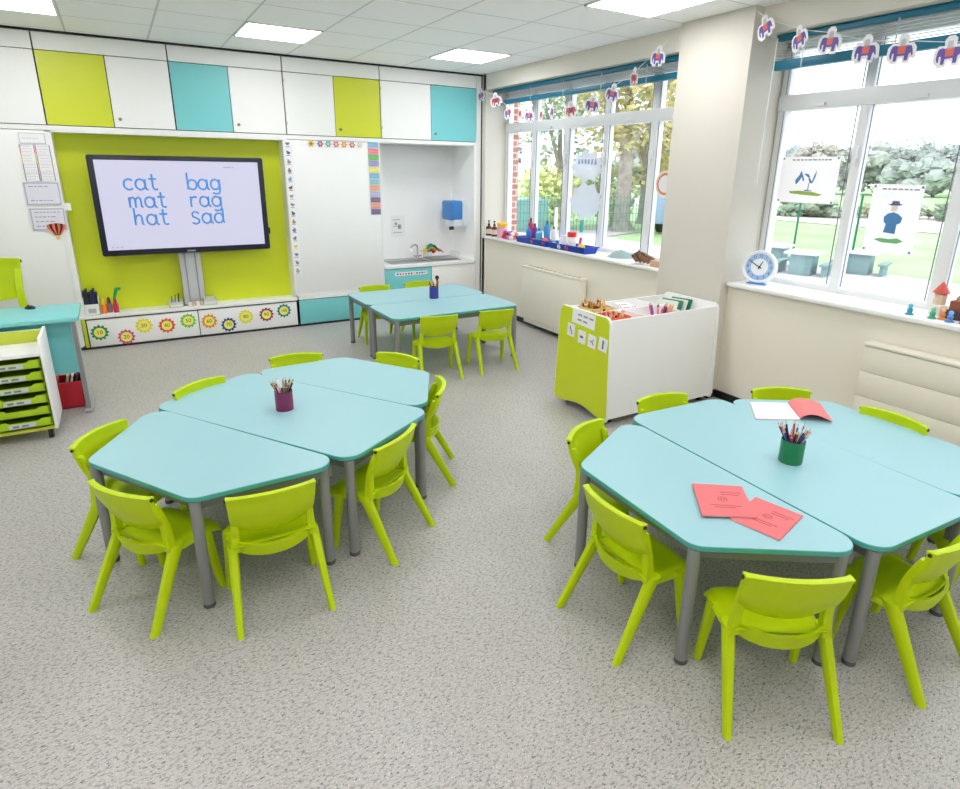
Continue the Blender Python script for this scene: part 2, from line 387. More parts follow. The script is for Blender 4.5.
# utensils on the drainer
t = thing('dish_rack', 'white wire dish rack on the drainer under the towel dispenser', 'rack', (-.36, .36, .582))
rk = MB()
for k in range(7): rk.tube([(-.18, -.12 + k * .04, .0), (-.19, -.12 + k * .04, .09)], .003, 5).tube([(-.18, -.12 + k * .04, .003), (.18, -.12 + k * .04, .003)], .003, 5).tube([(.18, -.12 + k * .04, .003), (.2, -.12 + k * .04, .06)], .003, 5)
rk.tube([(-.19, -.12, .09), (-.19, .12, .09)], .004, 5).tube([(.2, -.12, .06), (.2, .12, .06)], .004, 5)
rk.build('wire_frame', mat('pale_wire', (205, 205, 200), .4), t)
for i, (dx, dz, c, nm, lb) in enumerate([(-.16, .06, (214, 196, 40), 'cloth', 'yellow cloth draped on the dish rack by the tap'), (-.12, .085, (20, 130, 110), 'cloth', 'green cloth lying on the dish rack by the tap'), (-.06, .05, (214, 44, 70), 'cloth', 'red cloth drooping over the dish rack by the tap')]):
    m = MB(); n = 9; vs = []; fs = []
    for a in range(n):
        for c2 in range(n):
            u, v2 = a / (n - 1) - .5, c2 / (n - 1) - .5
            vs.append((u * .14, v2 * .16, -.05 * abs(u * 2) ** 1.6 + .012 * math.sin(9 * v2 + i) + .01 * math.sin(7 * u + 2 * i)))
    for a in range(n - 1):
        for c2 in range(n - 1): fs.append((a * n + c2, a * n + c2 + 1, (a + 1) * n + c2 + 1, (a + 1) * n + c2))
    m.add(vs, fs).xform(T(-.38 + dx, .34, .655 + dz))
    tag(m.build(nm, M(c, .8), None, smooth=True, solid=.006), lb, 'cloth')
# towel dispenser on the right side of the recess
t = thing('towel_dispenser', 'blue and white paper towel dispenser above the drainer', 'dispenser', (-.096, .3, 1.10), 0, sc=1.35)
BLUE = mat('blue_cover', (52, 128, 200), .25, var=.06)
pr = rrect(-.105, .105, -.11, .13, .03)
MB().prism([(a, c) for a, c in pr], -.05, 0, axis=0).box(-.13, -.05, -.09, .09, -.1, -.03).build('housing', mat('dispenser_white', (224, 232, 238), .35), t, bevel=.008)
MB().prism(rrect(-.1, .1, -.045, .122, .025), -.16, -.045, axis=0).build('cover', BLUE, t, bevel=.015, seg=3)
MB().box(-.13, -.09, -.012, .012, -.135, -.105).build('nozzle', DARK, t, bevel=.004)
for dy, dz in ((-.03, .02), (.035, -.005), (0, .06)):
    MB().ball((-.151, dy, dz + .02), .012, 8, 5).build('rivet', mat('navy_spot', (24, 60, 120), .5), t)
# notice and stickers in recess
def paper(name, label, cat, x0, x1, z0, z1, y=-.0035, border=None, lines=0, group=None, inkm=None, face=PAPER, marks=None):
    t = thing(name, label, cat, ((x0 + x1) / 2, y, (z0 + z1) / 2), 0, group)
    w, h = (x1 - x0) / 2, (z1 - z0) / 2
    MB().box(-w, w, -.001, .001, -h, h).build('sheet', face, t)
    if border:
        bw = min(w, h) * .09
        MB().box(-w * .94, w * .94, -.0016, -.001, -h * .94, -h * .94 + bw).box(-w * .94, w * .94, -.0016, -.001, h * .94 - bw, h * .94).box(-w * .94, -w * .94 + bw, -.0016, -.001, -h * .94, h * .94).box(w * .94 - bw, w * .94, -.0016, -.001, -h * .94, h * .94).build('border', border, t)
    if lines:
        m = MB()
        for k in range(lines):
            zc = h * (.62 - 1.2 * k / max(1, lines - 1)) if lines > 1 else 0
            x = -w * .7
            while x < w * (.25 + .4 * random.random()):
                l = w * random.uniform(.08, .26)
                m.box(x, min(w * .72, x + l), -.0017, -.001, zc - h * .035, zc + h * .035); x += l + w * .07
        m.build('print', inkm or INK, t)
    return t
n_ = paper('notice', 'small white instruction notice on the wall behind the sink', 'notice', -.92, -.74, .83, 1.08, .581, lines=3)
MB().box(-.04, -.01, -.003, -.001, .02, .045).box(.0, .04, -.003, -.001, -.03, .02).build('picture', M((150, 152, 158), .7), n_)
t = thing('sticker_strip', 'white strip of coloured dots on the turquoise sink door', 'sticker', (-.92, -.004, .476))
MB().box(-.2, .2, -.001, .001, -.02, .02).build('sheet', PAPER, t)
for k, c in enumerate([(60, 60, 70), (200, 60, 70), (230, 120, 110), (200, 80, 130), (60, 60, 90), (90, 60, 120), (230, 210, 90), (90, 90, 100), (40, 120, 90), (50, 50, 60), (220, 160, 120)]):
    MB().lathe([(.011, 0), (.011, .001)], 10).xform(T(-.17 + k * .034, -.001, 0) @ FRONT).build('dot', M(c, .7), t)

# ------------------------------------------------------------------ screen in the alcove
t = thing('interactive_screen', 'large black framed screen showing handwritten words', 'screen', (-3.17, .03, 1.27))
MB().prism(rrect(-.722, .722, -.437, .432, .02), -.03, .05, axis=1).build('bezel', mat('navy_bezel', (28, 32, 50), .3), t, bevel=.006)
SCR = emis('lit_screen', (224, 223, 250), .42)
SCR.node_tree.nodes['Principled BSDF'].inputs['Base Color'].default_value = (.1, .1, .12, 1)
for _l in list(SCR.node_tree.links):
    if _l.to_socket.name == 'Base Color': SCR.node_tree.links.remove(_l)
MB().box(-.672, .672, -.032, -.029, -.385, .39).build('display', SCR, t)
MB().box(-.035, .035, -.034, -.03, -.425, -.41).build('control_strip', INK, t)
PEN = emis('screen_blue', (80, 140, 205), .15)
STROKES = {
 'c': (.95, [[(.45 + .42 * math.cos(a), .5 + .48 * math.sin(a)) for a in [PI * .25 + k * PI * 1.5 / 10 for k in range(11)]]]),
 'a': (1.15, [[(.45 + .4 * math.cos(a), .5 + .48 * math.sin(a)) for a in [PI * .15 + k * PI * 2 / 12 for k in range(13)]], [(.86, .98), (.86, .25), (.93, .05), (1.08, .03)]]),
 't': (.85, [[(.35, 1.45), (.35, .3), (.42, .08), (.6, .02), (.75, .1)], [(.02, 1), (.7, 1)]]),
 'b': (1.0, [[(.1, 1.6), (.1, .02)], [(.5 + .4 * math.cos(a), .48 + .46 * math.sin(a)) for a in [k * PI * 2 / 12 for k in range(13)]]]),
 'g': (1.1, [[(.45 + .4 * math.cos(a), .5 + .48 * math.sin(a)) for a in [PI * .15 + k * PI * 2 / 12 for k in range(13)]], [(.86, .98), (.86, -.15), (.74, -.34), (.48, -.4), (.18, -.3)]]),
 'm': (1.35, [[(.08, 1), (.08, 0)], [(.08, .55), (.2, .88), (.38, .98), (.52, .85), (.56, .6), (.56, 0)], [(.56, .55), (.68, .88), (.86, .98), (1.0, .85), (1.04, .6), (1.04, .15), (1.18, .02)]]),
 'r': (.85, [[(.1, 1), (.1, 0)], [(.1, .5), (.22, .86), (.42, .98), (.65, .88)]]),
 'h': (1.05, [[(.1, 1.6), (.1, 0)], [(.1, .5), (.25, .86), (.45, .98), (.64, .85), (.68, .6), (.68, .15), (.82, .02)]]),
 's': (1.0, [[(.75, .95), (.6, 1.12), (.35, 1.15), (.15, .98), (.2, .7), (.5, .55), (.75, .38), (.72, .12), (.45, -.02), (.1, .1)]]),
 'd': (1.15, [[(.45 + .4 * math.cos(a), .5 + .48 * math.sin(a)) for a in [PI * .15 + k * PI * 2 / 12 for k in range(13)]], [(.86, 1.42), (.86, .2), (.98, .03)]]),
}
def word(sx, sz, s, k, parent, name='handwritten_word'):
    m = MB(); x = sx
    for ch in s:
        adv, st = STROKES[ch]
        for p in st: m.tube([(x + a * k, -.033, sz + b2 * k) for a, b2 in p], .0098, 6)
        x += adv * k * .98
    m.xform(T(0, -.033, 0) @ Matrix.Diagonal((1, .2, 1, 1)) @ T(0, .033, 0)).build(name, PEN, parent, smooth=True)
word(-.475, .138, 'cat', .095, t); word(-.455, -.016, 'mat', .093, t); word(-.435, -.17, 'hat', .095, t)
word(.03, .138, 'bag', .095, t); word(.04, -.016, 'rag', .095, t); word(.03, -.17, 'sad', .095, t)
MB().box(.36, .43, -.0335, -.032, .335, .343).box(.44, .455, -.0335, -.032, .335, .343).build('status_text', INK, t)
for k in range(3): MB().box(-.64 + .035 * k, -.625 + .035 * k, -.0335, -.032, -.365, -.355).build('corner_icon', INK, t)
MB().box(.722, .74, -.01, .02, -.29, -.23).build('side_switch', BLACK, t, bevel=.004)
t = thing('screen_stand', 'silver column stand holding up the screen in the recess', 'stand', (-3.185, .13, .31))
m = MB().box(-.095, .095, -.03, .05, 0, .62)
m.build('column', mat('silver_column', (206, 208, 210), .35, metal=.2), t, bevel=.006)
for dx in (-.045, .045): MB().box(dx - .006, dx + .006, -.034, -.029, 0, .6).build('groove', mat('column_groove', (160, 162, 165), .4, metal=.3), t)
MB().prism(rrect(-.16, .16, -.05, .065, .02), 0, .012).build('base', STEEL, t)

# stationery on the alcove shelf
t = thing('magazine_file', 'white magazine file packed with dark folders in the recess', 'file box', (-4.045, .1, .31))
MB().box(-.06, .06, -.075, -.07, 0, .1).box(-.06, -.055, -.075, .07, 0, .16).box(.055, .06, -.075, .07, 0, .16).box(-.06, .06, -.075, .07, 0, .005).build('box', WHITE, t)
MB().box(-.03, .03, -.078, -.074, .02, .06).build('label_holder', M((190, 190, 195), .5), t)
for k in range(6):
    a = -.048 + k * .019
    q = MB().box(a - .0075, a + .0075, -.062, .06, .316, .52 + .02 * math.sin(k * 2.1))
    q.xform(T(-4.045, .1, 0))
    tag(q.build('folder', M([(28, 30, 48), (38, 44, 70), (22, 22, 30), (50, 52, 80), (30, 40, 90), (24, 26, 40)][k], .6)), 'dark %s slim folder, number %s from the left in the magazine file' % (['black', 'navy', 'charcoal', 'slate', 'blue', 'ink blue'][k], ['one', 'two', 'three', 'four', 'five', 'six'][k]), 'folder', 'dark folders in the white magazine file')
def bottle(name, label, cat, loc, prof, c, cap=None, capc=None, group=None, extra=None):
    t = thing(name, label, cat, loc, 0, group)
    MB().lathe(prof, 14).build('body', M(c, .35), t, smooth=True)
    if cap: MB().lathe(cap, 12).build('cap', M(capc, .4), t, smooth=True)
    return t
for i, (x, c, cc, lb) in enumerate([(-3.955, (240, 130, 30), (250, 190, 60), 'orange glue pot beside the magazine file'), (-3.91, (150, 110, 130), (90, 60, 90), 'mauve pot second from the magazine file'), (-3.86, (200, 40, 90), (170, 30, 70), 'pink pot at the right end of the stationery row')]):
    bottle('craft_pot', lb, 'pot', (x, .07 + .03 * (i % 2), .31), [(.022, 0), (.024, .06), (.02, .085)], c, [(.016, .083), (.012, .13), (.003, .145)], cc, 'craft pots on the recess shelf')
q = MB().tube([(-3.862, .07, .44), (-3.83, .07, .53)], [.012, .016], 8).box(-3.84, -3.80, .062, .078, .515, .54)
tag(q.build('marker_pen', M((20, 160, 90), .4)), 'chunky green marker pen standing up in the pink pot', 'pen')
for x, lb in ((-3.36, 'small wire basket left of the screen stand'), (-3.06, 'small clear tray right of the screen stand')):
    t = thing('desk_tray', lb, 'tray', (x, .07, .31))
    MB().box(-.06, .06, -.045, -.042, 0, .055).box(-.06, .06, .042, .045, 0, .07).box(-.06, -.057, -.045, .045, 0, .06).box(.057, .06, -.045, .045, 0, .06).box(-.06, .06, -.045, .045, 0, .004).build('tray_body', mat('clear_tray', (214, 218, 205), .3), t)
    MB().box(-.05, .05, -.047, -.045, .015, .03).build('label_holder', M((236, 236, 236), .5), t)
for i, (x, c, lb) in enumerate([(-3.40, (110, 110, 120), 'grey pen leaning in the left wire basket'), (-3.37, (120, 140, 60), 'olive pen standing in the middle of the wire basket'), (-3.34, (70, 60, 60), 'dark brown pen at the right of the wire basket')]):
    tag(MB().tube([(x, .07, .316), (x + .012, .08, .42 + .01 * i)], .006, 6).build('pen', M(c, .5)), lb, 'pen')
for k in range(5):
    o = MB().lathe([(.016, 0), (.018, .03), (.012, .04)], 12).xform(T(-3.24 + k * .035, .055, .31)).build('whiteboard_magnet', M([(235, 225, 220), (215, 190, 170), (240, 240, 235), (225, 205, 190), (200, 200, 190)][k], .5))
    tag(o, 'small pale pot in front of the screen stand, number %s from the left' % ['one', 'two', 'three', 'four', 'five'][k], 'pot', 'pale pots before the screen stand')

# number flowers
def flower_number(x, z, c, s, word_, yellow=(246, 240, 110)):
    t = thing('number_flower', 'paper flower badge with number %s in a %s frill' % (s, word_), 'badge', (x, -.004, z), 0, 'number flowers along the low cupboard')
    n = 48; pl = [((.066 + .009 * math.cos(12 * 2 * PI * k / n)) * math.cos(2 * PI * k / n), (.066 + .009 * math.cos(12 * 2 * PI * k / n)) * math.sin(2 * PI * k / n)) for k in range(n)]
    MB().prism(pl, -.001, .001, axis=1).build('petals', M(c, .7), t)
    MB().prism([(.046 * math.cos(2 * PI * k / 28), .046 * math.sin(2 * PI * k / 28)) for k in range(28)], -.0022, 0, axis=1).build('centre', M(yellow, .7), t)
    text_obj('number', s, .052 if len(s) < 3 else .042, M((70, 90, 60), .7), t, T(0, -.0024, 0) @ FRONT, .0004)
for x, z, c, s, wd in [(-4.019, .15, (22, 140, 96), '10', 'green'), (-3.815, .085, (214, 80, 140), '20', 'pink'), (-3.66, .175, (240, 220, 60), '30', 'yellow'), (-3.469, .155, (226, 80, 60), '40', 'red'), (-3.28, .18, (120, 205, 90), '50', 'light green'), (-3.095, .155, (240, 140, 60), '60', 'orange'), (-2.92, .10, (34, 66, 140), '70', 'navy'), (-2.752, .165, (236, 224, 70), '80', 'pale yellow'), (-2.55, .165, (150, 44, 110), '90', 'purple'), (-2.372, .187, (10, 130, 140), '100', 'teal')]:
    flower_number(x, z, c, s, wd)
# posters on the white cupboard front
LIL = mat('lilac_border', (186, 180, 206), .8)
p = paper('chart_header', 'small bordered heading card topmost on the white cupboard', 'card', -4.33, -4.145, 1.775, 1.86, border=LIL, lines=1)
SPOT = [(226, 100, 110), (170, 120, 180), (232, 190, 80), (130, 160, 130), (120, 120, 140), (210, 140, 120), (150, 110, 110), (120, 150, 180)]
for r in range(4):
    for c2 in range(2):
        x = -4.335 + c2 * .105; z = 1.698 - r * .072
        q = paper('word_card', 'little white chart card in the %s column, row %s down, above the lilac posters' % (['left', 'right'][c2], ['one', 'two', 'three', 'four'][r]), 'card', x, x + .1, z, z + .069, lines=3, group='small cards under the heading')
        MB().box(-.05, -.044, -.002, -.001, -.035, .035).box(.044, .05, -.002, -.001, -.035, .035).build('border', M(SPOT[r * 2 + c2], .8), q)
paper('poster', 'upper lilac bordered writing poster on the white cupboard', 'poster', -4.366, -4.112, 1.285, 1.475, border=LIL, lines=2, face=mat('pale_lilac_paper', (228, 226, 236), .8))
paper('poster', 'lower lilac bordered writing poster beside the balloon picture', 'poster', -4.36, -4.108, 1.075, 1.265, border=LIL, lines=4, face=mat('pale_lilac_paper', (228, 226, 236), .8))
tag(MB().box(-4.13, -4.06, -.005, -.003, 1.24, 1.3).build('paper_tab', PAPER), 'blank white paper tab sticking out past the cupboard edge', 'paper')
t = thing('balloon_picture', 'striped hot air balloon cut-out below the posters', 'picture', (-4.19, -.007, 1.08))
for k in range(7):
    a0, a1 = -.066 + k * .132 / 7, -.066 + (k + 1) * .132 / 7
    f = lambda a: .055 + .012 * math.cos(a / .066 * PI / 2)
    MB().prism([(a0 * .3, -.045), (a1 * .3, -.045), (a1, .02), (a1, f(a1) - .01), (a0, f(a0) - .01), (a0, .02)], -.001, .001, axis=1).build('stripe', M([(232, 110, 80), (50, 30, 40)][k % 2], .7), t)
MB().box(-.014, .014, -.001, .001, -.078, -.055).build('basket', M((230, 200, 90), .7), t)

# picture strip, coloured cards, flower magnets on the whiteboard
for k in range(16):
    z = 1.84 - k * .083; x = -2.205 + k * .0002
    q = paper('picture_card', 'small picture card number %s from the top of the strip left of the whiteboard' % ['one', 'two', 'three', 'four', 'five', 'six', 'seven', 'eight', 'nine', 'ten', 'eleven', 'twelve', 'thirteen', 'fourteen', 'fifteen', 'sixteen'][k], 'card', x - .035, x + .045, z - .04, z + .04, group='picture cards down the edge of the whiteboard')
    rr = random.Random(k); c = [(120, 124, 135), (90, 95, 110), (150, 150, 150), (140, 120, 130), (130, 170, 200), (120, 90, 80), (150, 155, 160), (120, 140, 160), (80, 100, 130), (180, 150, 110), (130, 120, 170), (110, 120, 150), (225, 215, 80), (120, 120, 135), (130, 130, 145), (160, 165, 170)][k]
    m = MB()
    m.prism([(.018 * (1 + .35 * math.sin(3 * a + k)) * math.cos(a), .018 * (1 + .35 * math.cos(2 * a + k)) * math.sin(a)) for a in [2 * PI * i / 14 for i in range(14)]], -.0018, -.001, axis=1)
    m.box(-.02, .02, -.0018, -.001, -.03, -.024)
    m.build('picture', M(c, .8), q)
for k, c in enumerate([(150, 190, 225), (240, 150, 150), (130, 190, 120), (170, 160, 205), (240, 235, 130), (150, 190, 220), (160, 205, 215), (245, 180, 150), (190, 190, 225), (150, 120, 150), (235, 170, 150), (130, 120, 150)]):
    z = 1.855 - k * .062
    q = paper('strip_card', 'coloured strip card number %s from the top beside the sink recess' % ['one', 'two', 'three', 'four', 'five', 'six', 'seven', 'eight', 'nine', 'ten', 'eleven', 'twelve'][k], 'card', -1.375 + k * .0005, -1.262, z - .028, z + .028, face=M(c, .8), lines=2, group='coloured strip cards stuck in a column', inkm=M((max(0, c[0] - 90), max(0, c[1] - 80), max(0, c[2] - 70)), .8))
for k, (x, c) in enumerate(zip((-1.967, -1.876, -1.795, -1.713, -1.63, -1.545, -1.46), [(226, 190, 90), (160, 90, 170), (90, 170, 190), (220, 110, 140), (240, 160, 100), (200, 110, 150), (226, 226, 226)])):
    t = thing('flower_magnet', '%s flower magnet in the row along the whiteboard top' % ['mustard', 'purple', 'blue', 'rose pink', 'orange', 'magenta', 'white'][k], 'magnet', (x, -.004, 1.85), 0, 'flower magnets on the whiteboard')
    n = 30; MB().prism([((.027 + .007 * math.cos(6 * 2 * PI * i / n)) * math.cos(2 * PI * i / n), (.027 + .007 * math.cos(6 * 2 * PI * i / n)) * math.sin(2 * PI * i / n)) for i in range(n)], -.002, .002, axis=1).build('petals', M(c, .6), t)
    MB().prism([(.012 * math.cos(2 * PI * i / 14), .012 * math.sin(2 * PI * i / 14)) for i in range(14)], -.004, -.002, axis=1).build('centre', M((244, 224, 120) if k else (150, 110, 60), .6), t)

# ================================================================== TABLES
TH = .48
def table(name, poly, loc, rz, label, r, group, legs):
    t = thing(name, label, 'table', (loc[0], loc[1], 0), rz, group)
    pl = round_poly(poly, r)
    inner = round_poly(poly, r)
    c = Vector((sum(p[0] for p in poly) / len(poly), sum(p[1] for p in poly) / len(poly)))
    def off(d):
        out = []; N = len(poly)
        for i in range(N):
            p, a, b2 = Vector(poly[i]), Vector(poly[i - 1]), Vector(poly[(i + 1) % N])
            u, w2 = (a - p).normalized(), (b2 - p).normalized(); h = u.angle(w2) / 2
            q = p + (u + w2).normalized() * (d / math.sin(h)); out.append((q.x, q.y))
        return out
    e = MB(); p0 = round_poly(off(.006), r - .004); p1 = pl
    e.loft([[(x, y, TH - .021) for x, y in p0], [(x, y, TH - .018) for x, y in p1], [(x, y, TH - .003) for x, y in p1], [(x, y, TH - .001) for x, y in round_poly(off(.0018), r - .0015)]])
    top = e.build('tabletop', EDGE, t, smooth=True)
    MB().prism(round_poly(off(.002), r - .0018), TH - .0015, TH, axis=2).build('laminate_surface', TOP, top)
    q = off(.035); q2 = off(.06); fr = MB(); N = len(q)
    for i in range(N):
        j = (i + 1) % N
        fr.add([(*q[i], TH - .066), (*q[j], TH - .066), (*q2[j], TH - .066), (*q2[i], TH - .066), (*q[i], TH - .021), (*q[j], TH - .021), (*q2[j], TH - .021), (*q2[i], TH - .021)], [(0, 3, 2, 1), (4, 5, 6, 7), (0, 1, 5, 4), (1, 2, 6, 5), (2, 3, 7, 6), (3, 0, 4, 7)])
    fr.build('under_frame', FRAMEG, t)
    lg = [off(legs + (.024 if len(poly) == 4 and poly is TRAP and i < 2 else 0))[i] for i in range(len(poly))]
    for x, y in lg:
        o = MB().lathe([(.0215, .012), (.0215, TH - .021)], 16, (x, y, 0)).build('leg', STEEL, t, smooth=True)
        MB().lathe([(.020, 0), (.0222, .002), (.0222, .016), (.0215, .018)], 16, (x, y, 0)).build('foot_cap', mat('grey_foot_cap', (84, 84, 86), .6), o, smooth=True)
    return t
TRAP = [(-.612, .002), (.612, .002), (.314, .508), (-.314, .508)]
RECT = [(-.618, .002), (.618, .002), (.618, .622), (-.618, .622)]
table('trapezoid_table', TRAP, (-3.3754, -3.7282), 2.129, 'aqua trapezoid table at the near end of the left group', .075, 'left table group', .027)
table('rectangular_table', RECT, (-3.3784, -3.7226), -.9994, 'aqua rectangular table in the left group under the purple pencil pot', .08, 'left table group', .036)
table('trapezoid_table', TRAP, (-2.8666, -3.3731), -.9918, 'aqua trapezoid table at the far end of the left group', .075, 'left table group', .027)
table('trapezoid_table', TRAP, (-1.7595, -5.0727), 1.519, 'aqua trapezoid table under the two closed red books', .075, 'right table group', .027)
table('rectangular_table', RECT, (-1.7564, -5.0611), -1.6242, 'aqua rectangular table in the right group under the green pencil pot', .08, 'right table group', .036)
table('trapezoid_table', TRAP, (-1.1412, -5.0993), -1.6163, 'aqua trapezoid table under the open red book near the window', .075, 'right table group', .027)
RB = [(-.6, .002), (.6, .002), (.6, .6), (-.6, .6)]
table('rectangular_table', RB, (-1.36, -1.44), .0106, 'aqua table nearest the back wall in the far group', .08, 'far table group', .036)
table('rectangular_table', RB, (-1.36, -2.0405), .0106, 'aqua table of the far group facing the room, two chairs before it', .08, 'far table group', .036)

# ================================================================== CHAIRS
def make_chair():
    t = thing('school_chair', 'x', 'chair', (0, 0, 0), 0)
    nu, nv = 12, 10
    # seat shell
    vs = []; fs = []
    for j in range(nv + 1):
        v = j / nv
        for i in range(nu + 1):
            u = -1 + 2 * i / nu
            w2 = .152 + .012 * math.sin(v * PI * .5)
            y = -.052 + .245 * v + .012 * (1 - u * u) * v - .022 * (1 - u * u) * (1 - v)
            z = .283 - .010 * (1 - u ** 4) * math.sin(PI * min(1, v * 1.05))
            if v > .78: z -= .030 * ((v - .78) / .22) ** 2
            if v < .2: z += .028 * ((.2 - v) / .2) ** 2 * (1 - .2 * abs(u))
            if abs(u) > .82: z -= .030 * ((abs(u) - .82) / .18) ** 2 * (1 if v > .15 else .4)
            vs.append((u * w2, y, z))
    for j in range(nv):
        for i in range(nu):
            a = j * (nu + 1) + i; fs.append((a, a + 1, a + nu + 2, a + nu + 1))
    MB().add(vs, fs).build('seat', CHAIR, t, smooth=True, solid=.010, sub=1)
    # rear apron under the seat, joining the rear legs
    m = MB(); rings = []
    for i in range(9):
        u = -1 + i / 4
        x = u * .128; yb = -.062 - .026 * (1 - u * u) + .02 * abs(u) ** 3
        zt = .312 - .006 * (1 - u * u); zb = .262 - .012 * (1 - u * u)
        rings.append([(x, yb - .004, zt), (x, yb + .008, zt), (x, yb + .028, zb), (x, yb + .012, zb)])
    m.loft(rings).build('seat_rim', CHAIR, t, smooth=True)
    # backrest shell: front and back skins
    nu, nv = 14, 8
    def bp(u, v, s):
        hw = .146 + .010 * v - (.018 * ((.22 - v) / .22) if v < .22 else 0)
        y = -.052 - .064 * v - .012 * math.sin(PI * v) + .034 * u * u
        z = .358 + .166 * v - (.012 * (1 - abs(u) ** 2.2) * (1 - v)) - (.006 * u * u * v)
        th = .006 + (.007 if v > .97 else 0) + (.004 if abs(u) > .93 else 0)
        return (u * hw, y + s * th, z)
    vs = []; fs = []; R_ = nu + 1
    for s in (-1, 1):
        for j in range(nv + 1):
            for i in range(nu + 1): vs.append(bp(-1 + 2 * i / nu, j / nv, s))
    n1 = R_ * (nv + 1)
    for j in range(nv):
        for i in range(nu):
            a = j * R_ + i; fs += [(a, a + 1, a + R_ + 1, a + R_), (n1 + a, n1 + a + R_, n1 + a + R_ + 1, n1 + a + 1)]
    for i in range(nu):
        a, b2 = i, nv * R_ + i; fs += [(a, n1 + a, n1 + a + 1, a + 1), (b2, b2 + 1, n1 + b2 + 1, n1 + b2)]
    for j in range(nv):
        a, b2 = j * R_, j * R_ + nu; fs += [(a, a + R_, n1 + a + R_, n1 + a), (b2, n1 + b2, n1 + b2 + R_, b2 + R_)]
    back = MB().add(vs, fs).build('backrest', CHAIR, t, smooth=True, bevel=.0035)
    for s in (-1, 1):
        p = bp(s, .93, 0)
        MB().lathe([(.0065, -.004), (.0065, .004)], 10).xform(T(p[0] + s * .001, p[1], p[2]) @ Matrix.Rotation(PI / 2, 4, 'Y')).build('vent_hole', mat('dark_vent', (40, 44, 20), .6), back)
        # upright joining back and seat
        rings = []
        for k in range(9):
            f = k / 8
            x = s * (.140 - .008 * math.sin(PI * f)) if f > .5 else s * (.140 - .006 * math.sin(PI * f))
            y = -.030 - .034 * f + .016 * math.sin(PI * f); z = .272 + .205 * f
            hw = .016 - .004 * f; d = .016 - .007 * f
            rings.append([(x - hw * .9, y - d, z), (x + hw * .9, y - d, z), (x + hw, y, z), (x + hw * .9, y + d, z), (x - hw * .9, y + d, z), (x - hw, y, z)])
        MB().loft(rings).build('upright', CHAIR, t, smooth=True)
        for rear in (True, False):
            if rear: a, b2 = (s * .146, -.006, .286), (s * .166, -.160, 0)
            else: a, b2 = (s * .150, .118, .274), (s * .166, .152, 0)
            rings = []
            for k in range(7):
                f = k / 6; cx = a[0] + (b2[0] - a[0]) * f; cy = a[1] + (b2[1] - a[1]) * f; cz = a[2] + (b2[2] - a[2]) * f
                hx = .0185 - .0065 * f; hy = (.026 - .009 * f) if rear else (.020 - .007 * f)
                rings.append([(cx + hx * sx, cy + hy * sy, cz) for sx, sy in ((-.55, -1), (.55, -1), (1, -.5), (1, .5), (.55, 1), (-.55, 1), (-1, .5), (-1, -.5))])
            MB().loft(rings).build('leg', CHAIR, t, smooth=True)
    return t
proto = make_chair(); used = [False]
def chair(x, y, deg, label, group):
    rz = math.radians(deg - 90)
    if not used[0]:
        used[0] = True; proto.location = (x, y, 0); proto.rotation_euler = (0, 0, rz); proto['label'] = label; proto['group'] = group
        return proto
    return dup(proto, (x, y, 0), rz, label, group)
G1, G2, G3 = 'lime chairs around the left tables', 'lime chairs around the right tables', 'lime chairs around the far tables'
chair(-3.38, -4.317, 88, 'lime chair nearest the viewer at the left tables, back square to us', G1)
chair(-3.785, -4.085, 36, 'lime chair angled in at the near left corner of the left tables', G1)
chair(-3.855, -3.595, -38, 'lime chair on the left side of the left tables, facing right', G1)
chair(-2.867, -4.12, 126, 'lime chair tucked under the right side of the left tables', G1)
chair(-2.444, -3.64, 154, 'lime chair seen edge on at the far right of the left tables', G1)
chair(-3.43, -3.14, -56.2, 'lime chair behind the left tables on the drawer unit side, only back visible', G1)
chair(-2.913, -2.872, -97.4, 'lime chair back showing behind the purple pencil pot', G1)
chair(-2.428, -3.125, -148, 'lime chair back behind the left tables, nearest the far group', G1)
chair(-2.292, -5.08, -1, 'lime chair on the left side of the right tables, turned towards the books', G2)
chair(-2.132, -5.58, 57.5, 'lime chair nearest the viewer at the right tables, back facing us', G2)
chair(-1.56, -5.70, 91, 'lime chair cut by the right picture edge in front of the right tables', G2)
chair(-2.015, -4.605, -68, 'lime chair at the far left corner of the right tables', G2)
chair(-1.45, -4.484, -97.5, 'lime chair back between the right tables and the trolley', G2)
chair(-.841, -4.705, -121, 'lime chair back behind the open red book', G2)
chair(-.73, -5.128, 178, 'lime chair back before the grooved radiator', G2)
chair(-.93, -5.66, 132, 'lime chair mostly hidden at the right edge beyond the table leg', G2)
chair(-1.64, -2.15, 80, 'lime chair on the left of the two in front of the far tables', G3)
chair(-1.13, -2.18, 84, 'lime chair on the right of the two in front of the far tables', G3)
chair(-1.663, -.88, -95, 'lime chair behind the far tables on the whiteboard side', G3)
chair(-1.18, -.86, -90, 'lime chair behind the far tables in front of the sink', G3)

